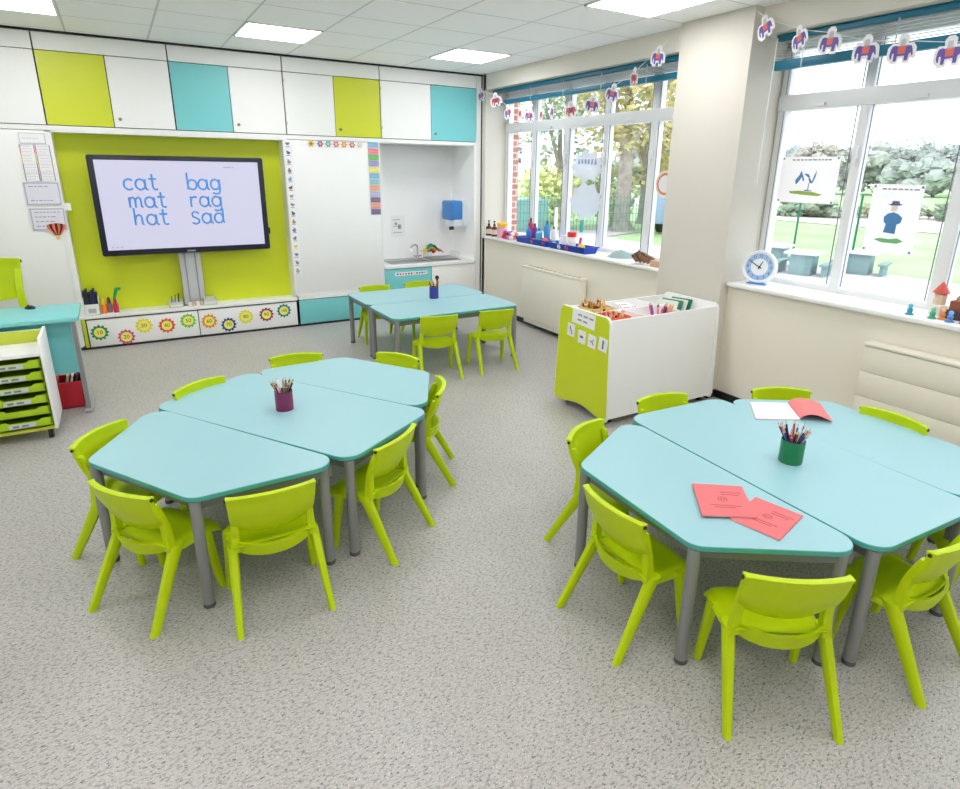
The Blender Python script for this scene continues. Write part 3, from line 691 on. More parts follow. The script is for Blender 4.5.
# ================================================================== THINGS ON TABLES
PENC = [('red', (196, 50, 60)), ('pink', (226, 120, 130)), ('green', (30, 120, 80)), ('black', (34, 34, 40)), ('purple', (90, 50, 130)), ('brown', (140, 90, 60)), ('white', (230, 225, 220)), ('blue', (40, 80, 160)), ('orange', (230, 120, 50))]
TIP = mat('pencil_wood', (222, 180, 140), .7)
def pot_of_pencils(x, y, rad, h, c, potlabel, word_, cols, n, seed, z=TH, length=.165, tilt=.9):
    rnd = random.Random(seed)
    t = thing('pencil_pot', potlabel, 'pencil pot', (x, y, z))
    seg = 24
    MB().lathe([(rad * .97, 0), (rad, .004), (rad, h), (rad - .003, h), (rad - .004, .005)], seg).build('cup', mat('pot_' + word_, c, .25, var=.05), t, smooth=True)
    for k in range(n):
        a = 2 * PI * k / n + rnd.uniform(-.3, .3); q = rad * rnd.uniform(.15, .55) ; ro = rad * rnd.uniform(.55, .86)
        cn, cc = PENC[cols[k % len(cols)]]
        bx, by = x - q * math.cos(a) * .6, y - q * math.sin(a) * .6
        tx, ty = x + ro * math.cos(a), y + ro * math.sin(a)
        bz = z + .008; f = length / h; ln = length * rnd.uniform(.9, 1.08)
        P0 = Vector((bx, by, bz)); d = (Vector((tx, ty, z + h)) - P0).normalized(); P1 = P0 + d * ln
        p = thing('pencil', '%s pencil among the pencils standing in the %s pot' % (cn, word_), 'pencil', P0, 0, 'pencils in the %s pot' % word_)
        dd = P1 - P0
        MB().tube([(0, 0, 0), dd * .9], .0042, 6).build('barrel', mat('pencil_' + cn, cc, .4), p)
        MB().tube([dd * .9, dd * .97], [.0042, .0016], 6).build('sharpened_end', TIP, p)
        MB().tube([dd * .97, dd], [.0018, .0005], 6).build('lead', mat('pencil_' + cn, cc, .4), p)
pot_of_pencils(-3.145, -3.547, .043, .098, (126, 32, 84), 'dark purple pot full of pencils on the left tables', 'purple', [0, 2, 3, 5, 2, 1, 3, 2, 6], 26, 3, length=.152)
pot_of_pencils(-1.452, -5.136, .047, .098, (22, 122, 72), 'green pot full of pencils on the right tables', 'green', [4, 7, 1, 6, 0, 4, 3, 6, 5], 26, 5, length=.158)
pot_of_pencils(-1.309, -1.413, .043, .105, (62, 62, 150), 'blue pot full of pencils on the far tables', 'blue', [0, 8, 3, 5, 1, 3, 0], 10, 9, tilt=.7)
tag(MB().box(-1.272, -1.258, -1.40, -1.385, TH + .008, TH + .17).ball((-1.265, -1.392, TH + .185), .02, 8, 6).build('brush', BLACK), 'black tufted brush sticking up from the blue pot', 'brush')
CORAL = mat('coral_card', (228, 114, 116), .7, var=.02)
def closed_book(a, b2, c, d, z, label):
    pts = [Vector(p) for p in (a, b2, c, d)]; ctr = sum(pts, Vector((0, 0))) / 4
    t = thing('exercise_book', label, 'book', (ctr.x, ctr.y, z))
    loc = [(p - ctr) for p in pts]
    MB().prism([(p.x * .985, p.y * .985) for p in loc], .0012, .0045).build('pages', PAPER, t)
    MB().prism([(p.x, p.y) for p in loc], .0045, .006).prism([(p.x, p.y) for p in loc], 0, .0012).build('cover', CORAL, t)
    ux = (loc[1] - loc[0]); uy = (loc[3] - loc[0]); inkm = mat('cover_ink', (176, 74, 80), .8)
    m = MB()
    def P(s, q): v = loc[0] + ux * s + uy * q; return (v.x, v.y)
    for q, s0, s1 in ((.24, .50, .92), (.31, .5, .86), (.66, .22, .8), (.72, .3, .7)):
        m.prism([P(s0, q), P(s1, q), P(s1, q + .018), P(s0, q + .018)], .006, .0064)
    m.build('printed_lines', inkm, t)
    m = MB(); n = 20
    for r0, r1 in ((.095, .075), (.05, .03)):
        pts2 = []
        for k in range(n):
            a0, a1 = 2 * PI * k / n, 2 * PI * (k + 1) / n
            m.add([(*P(.5 + r * math.cos(aa), .47 + .8 * r * math.sin(aa)), .0062) for r, aa in ((r0, a0), (r0, a1), (r1, a1), (r1, a0))], [(0, 1, 2, 3)])
    m.build('emblem', inkm, t)
# a=top-left, b=top-right, c=bottom-right, d=bottom-left of each cover
closed_book((-1.845, -5.262), (-1.81, -5.428), (-2.015, -5.48), (-2.05, -5.314), TH, 'closed coral red exercise book lying underneath, nearer the right')
closed_book((-1.979, -5.083), (-1.833, -5.191), (-1.968, -5.361), (-2.125, -5.258), TH + .0062, 'closed coral red exercise book on top, nearer the left')
t = thing('exercise_book', 'open exercise book with blank page and raised red cover', 'book', (-.93, -4.8, TH))
o2 = Vector((-.93, -4.8))
def Q(p, z): return (p[0] - o2.x, p[1] - o2.y, z)
A, B, Cc, Dd = (-1.022, -4.615), (-.862, -4.719), (-1.003, -4.885), (-1.189, -4.775)
m = MB(); m.prism([(p[0] - o2.x, p[1] - o2.y) for p in (A, Dd, Cc, B)], .0015, .006).build('page', PAPER, t)
m = MB(); m.prism([(p[0] - o2.x - .002, p[1] - o2.y) for p in (A, Dd, Cc, B)], 0, .0014).build('cover', CORAL, t)
E2, F2 = (-.722, -4.812), (-.900, -4.985)
vs = []; n = 8
for k in range(n + 1):
    f = k / n; z = .006 + .03 * math.sin(PI * f ** .8) * (1 - .3 * f) + .002
    for (s, e) in ((B, E2), (Cc, F2)): vs.append(Q((s[0] + (e[0] - s[0]) * f, s[1] + (e[1] - s[1]) * f), z))
MB().add(vs, [(2 * k, 2 * k + 1, 2 * k + 3, 2 * k + 2) for k in range(n)]).build('cover', mat('pale_coral_card', (236, 128, 128), .7), t, smooth=True, solid=.002)
tag(t)

# ================================================================== TROLLEY
t = thing('art_trolley', 'white mobile art trolley with a lime end panel by the pillar', 'trolley', (-.63, -3.38, 0))
def P0(x): return x + .63
TRL = mat('lime_trolley_panel', (204, 219, 28), .42, var=.03, scale=2)
def end_panel(x0, x1, face_m, name):
    base = [(-.282, .035), (-.2, .038), (-.1, .06), (-.03, .072), (.03, .072), (.1, .06), (.2, .038), (.282, .035), (.292, .07), (.262, .70), (.248, .726), (.225, .738), (-.225, .738), (-.248, .726), (-.262, .70), (-.292, .07)]
    o = MB().prism(base, x0, x1, axis=0).build(name, WHITE, t, bevel=.003)
    return o, base
o, base = end_panel(P0(-1.142), P0(-1.124), WHITE, 'end_panel')
MB().prism([(a * .978, .4 + (b2 - .4) * .985) for a, b2 in base], P0(-1.1435), P0(-1.1419), axis=0).build('lime_face', TRL, o)
end_panel(P0(-.142), P0(-.118), WHITE, 'end_panel')
for s in (-1, 1):
    m = MB(); x0, x1 = P0(-1.124), P0(-.142)
    m.add([(x0, s * .279, .05), (x1, s * .279, .05), (x1, s * .25, .715), (x0, s * .25, .715), (x0, s * .263, .05), (x1, s * .263, .05), (x1, s * .234, .715), (x0, s * .234, .715)], [(0, 1, 2, 3), (7, 6, 5, 4), (0, 4, 5, 1), (3, 2, 6, 7), (0, 3, 7, 4), (1, 5, 6, 2)])
    m.build('side_panel', WHITE, t)
MB().box(P0(-1.124), P0(-.142), -.25, .25, .62, .632).build('tray_floor', WHITE, t)
MB().box(P0(-1.124), P0(-.142), -.27, .27, .08, .1).build('bottom', WHITE, t)
MB().box(P0(-1.124), P0(-.142), -.006, .006, .632, .712).build('divider', WHITE, t)
for x in (-.80, -.47): MB().box(P0(x) - .006, P0(x) + .006, -.235, .235, .632, .712).build('divider', WHITE, t)
for x in (-1.06, -.18):
    for y in (-.22, .22):
        c2 = MB().tube([(P0(x) - .010, y, .024), (P0(x) + .010, y, .024)], .024, 14).build('castor', BLACK, t, smooth=True)
        MB().box(P0(x) - .016, P0(x) + .016, y - .012, y + .012, .04, .082).build('fork', DARK, c2)
# papers on the lime end panel (facing -x)
def xpaper(name, label, y0, y1, z0, z1, tiltdeg=0, lines=0, pic=0, group=None):
    q = thing(name, label, 'card', (-1.1455, (y0 + y1) / 2, (z0 + z1) / 2), 0, group); q.rotation_euler = (math.radians(tiltdeg), 0, 0)
    w2, h2 = abs(y1 - y0) / 2, (z1 - z0) / 2
    MB().box(-.001, .001, -w2, w2, -h2, h2).build('sheet', PAPER, q)
    if lines:
        m = MB()
        for k in range(lines):
            z = h2 * (.35 - .7 * k)
            for a in range(3 - k): m.box(-.002, -.001, w2 * (.5 - .5 * a) - w2 * .36, w2 * (.5 - .5 * a), z - .006, z + .006)
        m.build('print', INK, q)
    if pic:
        m = MB(); dk = M((96, 96, 112), .7)
        if pic == 1: m.prism([(.012, .028), (.018, .02), (-.012, -.03), (-.018, -.022)], -.002, -.001, axis=0)
        elif pic == 2: m.prism([(.022, .006), (-.004, .01), (-.022, 0), (-.006, -.008), (.016, -.004)], -.002, -.001, axis=0)
        elif pic == 3: m.prism([(.02, .004), (-.008, .0), (-.02, -.02), (-.012, -.02), (0, -.006), (.018, -.002)], -.002, -.001, axis=0).prism([(-.006, .012), (-.016, .02), (-.02, .012), (-.01, .004)], -.002, -.001, axis=0)
        else: m.prism([(.007, .03), (-.007, .03), (-.009, -.028), (.005, -.03)], -.002, -.001, axis=0)
        m.build('picture', dk, q)
xpaper('label_card', 'large white label card with two lines on the lime trolley end', -3.50, -3.262, .632, .73, 3, lines=2)
for k, (y0, y1, z0, z1, a, lb) in enumerate([(-3.295, -3.215, .548, .635, 4, 'small picture card leftmost on the lime trolley end'), (-3.412, -3.335, .524, .612, 2, 'small picture card second from left on the lime trolley end'), (-3.52, -3.44, .518, .606, 5, 'small picture card third from left on the lime trolley end'), (-3.632, -3.548, .522, .612, 6, 'small picture card rightmost on the lime trolley end')]):
    xpaper('picture_card', lb, y0, y1, z0 - .014, z1 - .014, a, pic=k + 1, group='picture cards on the trolley end')
# contents
rnd = random.Random(4)
def tub(x, y, w2, d2, h, c, label):
    q = thing('craft_tub', label, 'tub', (x, y, .632))
    MB().box(-w2, w2, -d2, -d2 + .004, 0, h).box(-w2, w2, d2 - .004, d2, 0, h).box(-w2, -w2 + .004, -d2, d2, 0, h).box(w2 - .004, w2, -d2, d2, 0, h).box(-w2, w2, -d2, d2, 0, .005).build('body', M(c, .4), q)
    MB().box(-w2 - .004, w2 + .004, -d2 - .004, -d2, h - .01, h).box(-w2 - .004, w2 + .004, d2, d2 + .004, h - .01, h).build('rim', M(c, .4), q)
def bunch(kind, x, y, rad, n, colors, names, where, z0=.64, h=.13, thick=.006, group=''):
    for k in range(n):
        a = rnd.uniform(0, 2 * PI); r = rad * math.sqrt(rnd.random()); j = k % len(colors)
        bx, by = x + r * math.cos(a), y + r * math.sin(a); l = rnd.uniform(.8, 1.15) * h
        d = Vector((math.cos(a) * .3 * r / rad, math.sin(a) * .3 * r / rad, 1)).normalized() * l
        p = thing(kind, '%s %s in the bunch %s' % (names[j], kind, where), kind, (bx, by, z0), 0, group)
        MB().tube([(0, 0, 0), d * .85], thick, 6).build('barrel', M(colors[j], .45), p)
        MB().tube([d * .85, d], [thick * .95, thick * .25], 6).build('tip', TIP, p)
tub(-1.0, -3.49, .09, .085, .085, (238, 92, 36), 'orange tub of crayons at the near left of the trolley')
bunch('crayon', -1.0, -3.49, .06, 22, [(230, 60, 40), (40, 36, 40), (236, 226, 220), (240, 190, 70), (170, 40, 40)], ['red', 'black', 'white', 'amber', 'maroon'], 'in the orange trolley tub', h=.105, thick=.008, group='crayons in the orange tub')
tub(-.90, -3.22, .10, .07, .08, (226, 196, 120), 'cream tub of pencils at the back of the trolley')
bunch('pencil', -.90, -3.22, .075, 24, [(196, 150, 40), (120, 60, 40), (226, 130, 60), (230, 200, 110), (150, 40, 30)], ['ochre', 'brown', 'orange', 'straw yellow', 'rust'], 'in the cream trolley tub', h=.115, thick=.0085, group='pencils in the cream tub')
bunch('felt pen', -.56, -3.50, .055, 18, [(230, 140, 120), (110, 30, 110), (230, 120, 160), (240, 180, 130), (140, 60, 150)], ['salmon', 'dark purple', 'pink', 'peach', 'violet'], 'in the middle of the trolley', h=.105, thick=.0085, group='felt pens in the trolley')
q = thing('dotted_paper', 'sheet of red dotted paper in the middle back of the trolley', 'paper', (-.62, -3.22, .69)); q.rotation_euler = (.25, .1, .3)
MB().box(-.09, .09, -.06, .06, -.001, .001).build('sheet', PAPER, q)
for k in range(9): MB().lathe([(.009, .001), (.009, .0022)], 8, (-.07 + .035 * (k % 5), -.035 + .05 * (k // 5), 0)).build('dot', M([(170, 40, 60), (60, 40, 40), (220, 120, 110)][k % 3], .7), q)
for k in range(4):
    q = MB().box(-.009, .009, -.08, .08, 0, .10); q.xform(T(-.38 + .048 * k, -3.37, .640) @ Matrix.Rotation(.3, 4, 'Z') @ Matrix.Rotation(.5, 4, 'Y'))
    tag(q.build('card_folder', M([(215, 222, 212), (40, 120, 84), (226, 228, 220), (10, 104, 78)][k], .5)), '%s folder leaning at the right end of the trolley' % ['pale grey', 'mid green', 'white', 'deep green'][k], 'folder', 'folders leaning in the trolley')
for k in range(5):
    q = MB().lathe([(.016, 0), (.016, .014)], 12, (-1.06 + .035 * k, -3.3 + .02 * (k % 2), .632 + .045))
    tag(q.build('counting_disc', M([(30, 34, 40), (60, 110, 60), (40, 40, 44), (200, 190, 60), (34, 40, 60)][k], .5)), '%s round lid lying behind the lime panel edge' % ['black', 'green', 'charcoal', 'yellow', 'navy'][k], 'lid', 'round lids inside the trolley end')
q = thing('lid_tray', 'white tray holding the round discs in the trolley end', 'tray', (-.99, -3.3, .632)); MB().prism(rrect(-.1, .1, -.045, .045, .015), 0, .045).build('tray_body', WHITE, q, bevel=.004)

# ================================================================== TEACHER DESK, DRAWERS
t = thing('teacher_desk', 'turquoise teacher desk with metal leg at the left edge', 'desk', (-4.66, -1.5, 0))
DH = .67
MB().box(-.62, .62, -.26, .24, DH - .03, DH).build('desk_top', mat('turquoise_desk', (128, 208, 208), .4, var=.02), t, bevel=.006)
MB().box(-.55, .575, -.16, -.142, .27, DH - .032).build('modesty_panel', TEAL, t)
for s in (-1, 1):
    l = MB().box(s * .585 - .016, s * .585 + .016, -.235, -.195, .02, DH - .03).build('leg', mat('pale_metal', (188, 190, 192), .35, metal=.5), t, bevel=.006)
    MB().box(s * .585 - .012, s * .585 + .012, -.24, -.2345, .03, DH - .04).build('groove', STEEL, l)
    MB().box(s * .585 - .028, s * .585 + .028, -.25, .2, 0, .03).build('foot', mat('pale_metal', (188, 190, 192), .35, metal=.5), t, bevel=.008)
t = thing('computer_mouse', 'small black mouse on the turquoise desk', 'mouse', (-4.33, -1.33, DH), .5)
MB().ball((0, 0, .0), .045, 14, 8, (.65, 1, .45)).build('shell', BLACK, t, smooth=True)
MB().tube([(0, .012, .021), (0, .03, .018)], .004, 6).build('wheel', DARK, t)
for v_ in t.children[0].data.vertices:
    if v_.co.z < 0: v_.co.z = 0
# adult chair behind the desk: larger copy
ac = dup(proto, (-4.68, -.74, 0), math.radians(-180 + 6), 'large lime chair behind the turquoise desk', None)
ac.name = 'teacher_chair'; ac.scale = (1.78, 1.78, 1.78)
if 'group' in ac: del ac['group']
# tray unit
t = thing('tray_unit', 'white mobile tray unit with six lime trays at the left edge', 'tray unit', (-4.53, -1.95, 0))
TRAY = mat('lime_tray', (170, 205, 20), .35, var=.04)
W0, W1, Y0_, Y1_ = -.31, .31, -.19, .17
MB().prism([(Y0_, .065), (Y1_, .065), (Y1_, .635), (Y0_ + .03, .635), (Y0_, .60)], W1 - .016, W1, axis=0).build('side_panel', WHITE, t, bevel=.002)
MB().prism([(Y0_, .065), (Y1_, .065), (Y1_, .635), (Y0_ + .03, .635), (Y0_, .60)], W0, W0 + .016, axis=0).build('side_panel', WHITE, t, bevel=.002)
MB().box(W0 + .016, W1 - .016, Y1_ - .012, Y1_, .065, .62).build('back_panel', WHITE, t)
MB().box(W0 + .016, W1 - .016, Y0_ + .005, Y1_ - .012, .065, .085).build('bottom', mat('lime_base_board', (196, 206, 60), .5), t)
MB().box(W0 + .016, W1 - .016, Y0_ + .005, Y1_ - .012, .53, .548).build('top', WHITE, t)
MB().box(W0 + .016, W1 - .016, Y1_ - .05, Y1_ - .012, .548, .62).build('rear_rail', mat('lime_base_board', (196, 206, 60), .5), t)
MB().box(-.008, .008, Y0_ + .01, Y1_ - .012, .085, .53).build('middle_panel', WHITE, t)
for x in (W0 + .05, W1 - .045):
    for y in (Y0_ + .04, Y1_ - .05):
        c2 = MB().tube([(x - .012, y, .03), (x + .012, y, .03)], .03, 14).build('castor', BLACK, t, smooth=True)
        MB().box(x - .017, x + .017, y - .012, y + .012, .05, .066).build('fork', DARK, c2)
ow = ['top', 'second', 'third', 'fourth', 'fifth', 'bottom']
for cix, (a, c2) in enumerate(((W0 + .02, -.012), (.012, W1 - .02))):
    for k in range(6):
        z = .462 - k * .073
        q = thing('storage_tray', 'lime plastic tray, %s of the %s column in the tray unit' % (ow[k], ['left', 'right'][cix]), 'tray', (-4.53 + (a + c2) / 2, -1.95, z), 0, 'lime trays in the mobile unit')
        w2 = (c2 - a) / 2; yf = Y0_ - .008
        m = MB()
        m.prism([(-w2 * .94, 0), (w2 * .94, 0), (w2, .052), (w2 * .62, .052), (w2 * .52, .040), (-w2 * .52, .040), (-w2 * .62, .052), (-w2, .052)], yf, yf + .005, axis=1)
        m.box(-w2 * .94, w2 * .94, yf, Y1_ - .03, 0, .004).box(-w2 * .97, -w2 * .93, yf, Y1_ - .03, 0, .052).box(w2 * .93, w2 * .97, yf, Y1_ - .03, 0, .052)
        m.build('tray_body', TRAY, q)
        if k != 4:
            h = MB().box(-w2 * .55, w2 * .4, yf - .004, yf, .008, .034).build('label_holder', mat('label_grey', (196, 202, 206), .4), q)
            MB().box(-w2 * .42, -w2 * .2, yf - .0045, yf - .003, .014, .026).box(-w2 * .1, w2 * .15, yf - .0045, yf - .003, .014, .026).build('print', M((120, 124, 130), .7), h)
# red basket
t = thing('book_basket', 'red plastic basket of books under the turquoise desk', 'basket', (-4.175, -1.50, 0))
RED = mat('red_plastic', (196, 26, 44), .4, var=.05)
m = MB()
ww, dd2, hh = .072, .1, .19
m.box(-ww, ww, -dd2, -dd2 + .005, 0, hh).box(-ww, ww, dd2 - .005, dd2, 0, hh).box(-ww, -ww + .005, -dd2, dd2, 0, hh).box(ww - .005, ww, -dd2, dd2, 0, hh).box(-ww, ww, -dd2, dd2, 0, .006)
m.build('body', RED, t)
MB().box(-ww - .01, ww + .01, -dd2 - .01, -dd2, hh - .02, hh).box(-ww - .01, ww + .01, dd2, dd2 + .01, hh - .02, hh).box(-ww - .01, -ww, -dd2, dd2, hh - .02, hh).box(ww, ww + .01, -dd2, dd2, hh - .02, hh).build('rim', RED, t)
for k in range(4): MB().box(-.06 + k * .04 - .004, -.06 + k * .04 + .004, -dd2 - .004, -dd2, .02, hh - .02).build('rib', RED, t)
for k in range(4):
    q = MB().box(-.007, .007, -.08, .08, 0, .22); q.xform(T(-4.225 + k * .027, -1.50, .012) @ Matrix.Rotation(.22, 4, 'Y'))
    tag(q.build('book', M([(200, 190, 170), (226, 220, 205), (60, 60, 70), (40, 40, 90)][k], .7)), '%s book leaning in the red basket' % ['tan', 'cream', 'charcoal', 'navy'][k], 'book', 'books in the red basket')

# ================================================================== RADIATORS
t = thing('radiator', 'plain cream radiator cover below the left window', 'radiator', (-.07, -1.49, 0))
MB().box(-.025, .055, -.55, .44, .10, .64).build('casing', RADI, t, bevel=.01)
MB().box(-.03, .055, -.56, .45, .64, .662).build('top_cap', RADI, t, bevel=.006)
m = MB()
for k in range(12): m.box(-.005, .03, -.5 + k * .075, -.455 + k * .075, .661, .664)
m.build('grille', mat('radiator_slot', (170, 165, 150), .6), t)
MB().box(-.01, .05, -.5, .4, .055, .1).build('plinth', RADI, t)
t = thing('radiator', 'cream radiator cover with horizontal grooves below the right window', 'radiator', (-.07, -5.52, 0))
for k in range(4): MB().box(-.03, .055, -.86, .86, .08 + k * .15, .227 + k * .15).build('slat_panel', RADI, t, bevel=.002)
MB().box(-.024, .055, -.855, .855, .08, .68).build('casing', mat('radiator_groove', (206, 200, 184), .6), t)
MB().box(-.035, .055, -.87, .87, .682, .70).build('top_cap', RADI, t, bevel=.005)

# ================================================================== BLINDS
def blind(ya, yb, label, z0, br):
    t = thing('venetian_blind', label, 'blind', (.1, (ya + yb) / 2, z0))
    hz = 2.472 - z0
    h = (ya - yb) / 2
    MB().box(-.025, .025, -h, h, hz - .036, hz).build('headrail', BLIND, t, bevel=.003)
    MB().box(-.026, .026, -h - .004, h + .004, .0, br).build('bottom_rail', BLIND, t, bevel=.003)
    for k in range(6):
        z = br + .01 + k * (hz - br - .046) / 6
        MB().add([(-.024, -h, z), (-.024, h, z), (.024, h, z + .004), (.024, -h, z + .004), (-.024, -h, z + .0012), (-.024, h, z + .0012), (.024, h, z + .0052), (.024, -h, z + .0052)], [(0, 3, 2, 1), (4, 5, 6, 7), (0, 1, 5, 4), (1, 2, 6, 5), (2, 3, 7, 6), (3, 0, 4, 7)]).build('slat', SLAT, t)
    y = h - .2
    while y > -h:
        MB().box(-.027, -.026, y - .004, y + .004, .0, hz - .03).build('ladder_tape', SLAT, t); y -= .55
    return t
blind(-.11, -2.97, 'raised petrol blue blind across the left window', 2.31, .044)
blind(-3.66, -6.55, 'raised petrol blue blind across the right window', 2.265, .054)
tag(MB().tube([(.06, -3.68, 2.45), (.055, -3.675, 2.0), (.06, -3.67, 1.55)], .0045, 6).build('blind_cord', mat('white_cord', (236, 236, 230), .6)), 'white blind cord hanging beside the pillar', 'cord')

# ================================================================== BUNTING
BP = [(-.111, 2.424), (-.434, 2.347), (-.68, 2.211), (-.909, 2.187), (-1.073, 2.158), (-1.279, 2.154), (-1.457, 2.168), (-1.747, 2.161), (-2.037, 2.185), (-2.286, 2.25), (-2.533, 2.343), (-2.774, 2.461)]
BQ = [(-3.685, 2.509), (-3.932, 2.409), (-4.126, 2.361), (-4.343, 2.287), (-4.534, 2.26), (-4.765, 2.218), (-4.99, 2.2), (-5.2, 2.22)]
def string(pts, label):
    m = MB().tube([(-.075, y, z + .035) for y, z in pts], .0022, 5)
    tag(m.build('bunting_string', mat('white_string', (236, 236, 232), .7)), label, 'string')
string([(-.03, 2.47)] + BP + [(-2.95, 2.56)], 'thin white bunting string across the left window')
string([(-3.6, 2.57)] + BQ, 'thin white bunting string across the right window')
ANIMAL = [(-.052, .012), (-.044, .028), (-.02, .03), (.02, .028), (.034, .034), (.05, .030), (.056, .012), (.058, -.012), (.052, -.03), (.046, -.028), (.046, -.004), (.036, -.004), (.034, -.042), (.02, -.042), (.018, -.018), (-.018, -.018), (-.02, -.042), (-.036, -.042), (-.038, -.012), (-.046, -.004), (-.054, -.02), (-.058, -.016)]
RIDER = [(-.012, .024), (.012, .024), (.014, .046), (.01, .062), (-.01, .062), (-.014, .046)]
ordn = ['first', 'second', 'third', 'fourth', 'fifth', 'sixth', 'seventh', 'eighth', 'ninth', 'tenth', 'eleventh', 'twelfth']
def cutout(y, z, red, yaw, roll, label, group):
    q = thing('animal_cutout', label, 'decoration', (-.078, y, z), 0, group); q.rotation_euler = (roll, 0, yaw)
    def ol(p, s): return [(a * s, .004 + (b2 - .004) * s) for a, b2 in p]
    # animal drawn in the yz plane (facing -x); white backing larger than the print
    bk = [(-.076, -.034), (-.07, .02), (-.052, .042), (-.026, .043), (-.028, .07), (-.013, .086), (.013, .086), (.028, .07), (.026, .043), (.052, .046), (.072, .026), (.073, -.022), (.064, -.042), (.054, -.042), (.05, -.056), (.012, -.056), (.008, -.032), (-.008, -.032), (-.012, -.056), (-.046, -.056), (-.05, -.028), (-.06, -.038)]
    MB().prism(bk, -.0008, .0008, axis=0).build('card', PAPER, q)
    MB().prism(ANIMAL, -.0022, -.0008, axis=0).build('animal', M((112, 92, 168) if not red else (206, 96, 100), .7), q)
    MB().prism([(-.018, -.008), (.018, -.008), (.02, .03), (-.02, .03)], -.003, -.0022, axis=0).build('saddle_cloth', M((226, 116, 104) if not red else (120, 90, 130), .7), q)
    MB().prism(RIDER, -.003, -.0008, axis=0).build('rider', M((205, 200, 205), .7), q)
rnd = random.Random(11)
for k, (y, z) in enumerate(BP):
    cutout(y, z - .02, k in (1, 3, 5, 7, 10), rnd.uniform(-.5, .5), rnd.uniform(-.15, .15) + (.25 if k > 8 else (-.2 if k < 3 else 0)), '%s animal cutout along the left bunting, counted from the room corner' % ordn[k], 'animal cutouts on the left bunting')
for k, (y, z) in enumerate(BQ[:6]):
    cutout(y, z - .02, False, rnd.uniform(-.4, .4), rnd.uniform(-.1, .1) - (.3 if k < 2 else 0), '%s animal cutout along the right bunting, counted from the pillar' % ordn[k], 'animal cutouts on the right bunting')

# ================================================================== WINDOW SILL THINGS
SZ = .88
BR = (86, 40, 34)
for k, (x, y) in enumerate(((.02, -.15), (.03, -.26))):
    q = bottle('soap_bottle', ['brown pump soap bottle closest to the room corner', 'brown pump soap bottle next to the toy tub'][k], 'bottle', (x, y, SZ), [(.034, 0), (.036, .005), (.036, .09), (.03, .105), (.012, .115), (.012, .125)], BR, [(.014, .122), (.014, .14), (.006, .142), (.006, .165), (.014, .166), (.014, .176)], (30, 26, 28), 'brown soap bottles on the sill')
    MB().lathe([(.0366, .025), (.0366, .08)], 14, cap=False).build('label', M((220, 205, 190), .6), q)
t = thing('toy_tub', 'clear tub of mixed small toys with a yellow lid on the sill', 'tub', (.04, -.42, SZ))
MB().lathe([(.055, 0), (.06, .005), (.062, .11), (.058, .13)], 18).build('body', mat('pinkish_tub', (226, 170, 190), .4, var=.3, scale=40), t, smooth=True)
MB().lathe([(.06, .13), (.064, .132), (.064, .165), (.03, .175)], 18).build('lid', M((248, 196, 20), .4), t, smooth=True)
MB().tube([(-.03, 0, .17), (-.03, 0, .2)], .006, 6).tube([(.03, 0, .17), (.03, 0, .2)], .006, 6).build('horns', M((240, 236, 226), .4), t)
rnd = random.Random(2)
TC = [('red', (214, 50, 70)), ('purple', (120, 70, 160)), ('pink', (236, 120, 170)), ('white', (238, 236, 238)), ('violet', (170, 130, 200)), ('navy', (50, 50, 110)), ('rose', (230, 90, 120)), ('orange', (240, 140, 80))]
for k in range(16):
    n_, c = TC[k % 8]; r = rnd.uniform(.02, .028)
    ang = rnd.uniform(0, 2 * PI); lay = k // 8
    yy = -.52 - .05 * (k % 4) - .012 * lay; xx = .0 + .05 * (k // 4 % 2) + .012 * lay
    o = MB().ball((xx, yy, SZ + r + lay * .042), r, 10, 7, (1, 1, .95)).build('toy_ball', M(c, .45), None, smooth=True)
    tag(o, 'small %s toy ball in the heap by the yellow lidded tub' % n_, 'ball', 'toy balls heaped on the sill')
SB = mat('royal_blue_tray', (16, 66, 180), .35, var=.04)
def sill_tray(yc, hl, label):
    t = thing('craft_tray', label, 'tray', (.045, yc, SZ), 0, 'blue trays on the left sill')
    m = MB(); xw = .085
    m.add([(-xw + .015, -hl + .015, 0), (xw - .015, -hl + .015, 0), (xw - .015, hl - .015, 0), (-xw + .015, hl - .015, 0), (-xw, -hl, .06), (xw, -hl, .06), (xw, hl, .06), (-xw, hl, .06),
           (-xw + .02, -hl + .02, .006), (xw - .02, -hl + .02, .006), (xw - .02, hl - .02, .006), (-xw + .02, hl - .02, .006), (-xw + .006, -hl + .006, .06), (xw - .006, -hl + .006, .06), (xw - .006, hl - .006, .06), (-xw + .006, hl - .006, .06)],
          [(3, 2, 1, 0), (0, 1, 5, 4), (1, 2, 6, 5), (2, 3, 7, 6), (3, 0, 4, 7), (8, 9, 10, 11), (8, 12, 13, 9), (9, 13, 14, 10), (10, 14, 15, 11), (11, 15, 12, 8), (4, 5, 13, 12), (5, 6, 14, 13), (6, 7, 15, 14), (7, 4, 12, 15)])
    m.build('tray_body', SB, t)
    MB().box(-xw - .01, -xw + .004, -hl - .008, hl + .008, .054, .062).box(xw - .004, xw + .01, -hl - .008, hl + .008, .054, .062).box(-xw, xw, -hl - .01, -hl + .004, .054, .062).box(-xw, xw, hl - .004, hl + .01, .054, .062).build('rim', SB, t)
sill_tray(-1.10, .285, 'blue craft tray on the sill, the one further from the pillar')
sill_tray(-1.715, .285, 'blue craft tray on the sill, the one nearer the pillar')
ZT_ = SZ + .006
def squeezy(y, x, r, h, c, cc, label): return bottle('paint_bottle', label, 'bottle', (x, y, ZT_), [(r * .95, 0), (r, .004), (r, h * .72), (r * .55, h * .82), (r * .4, h * .84)], c, [(r * .45, h * .83), (r * .4, h * .93), (r * .12, h)], cc, 'craft bottles in the blue trays')
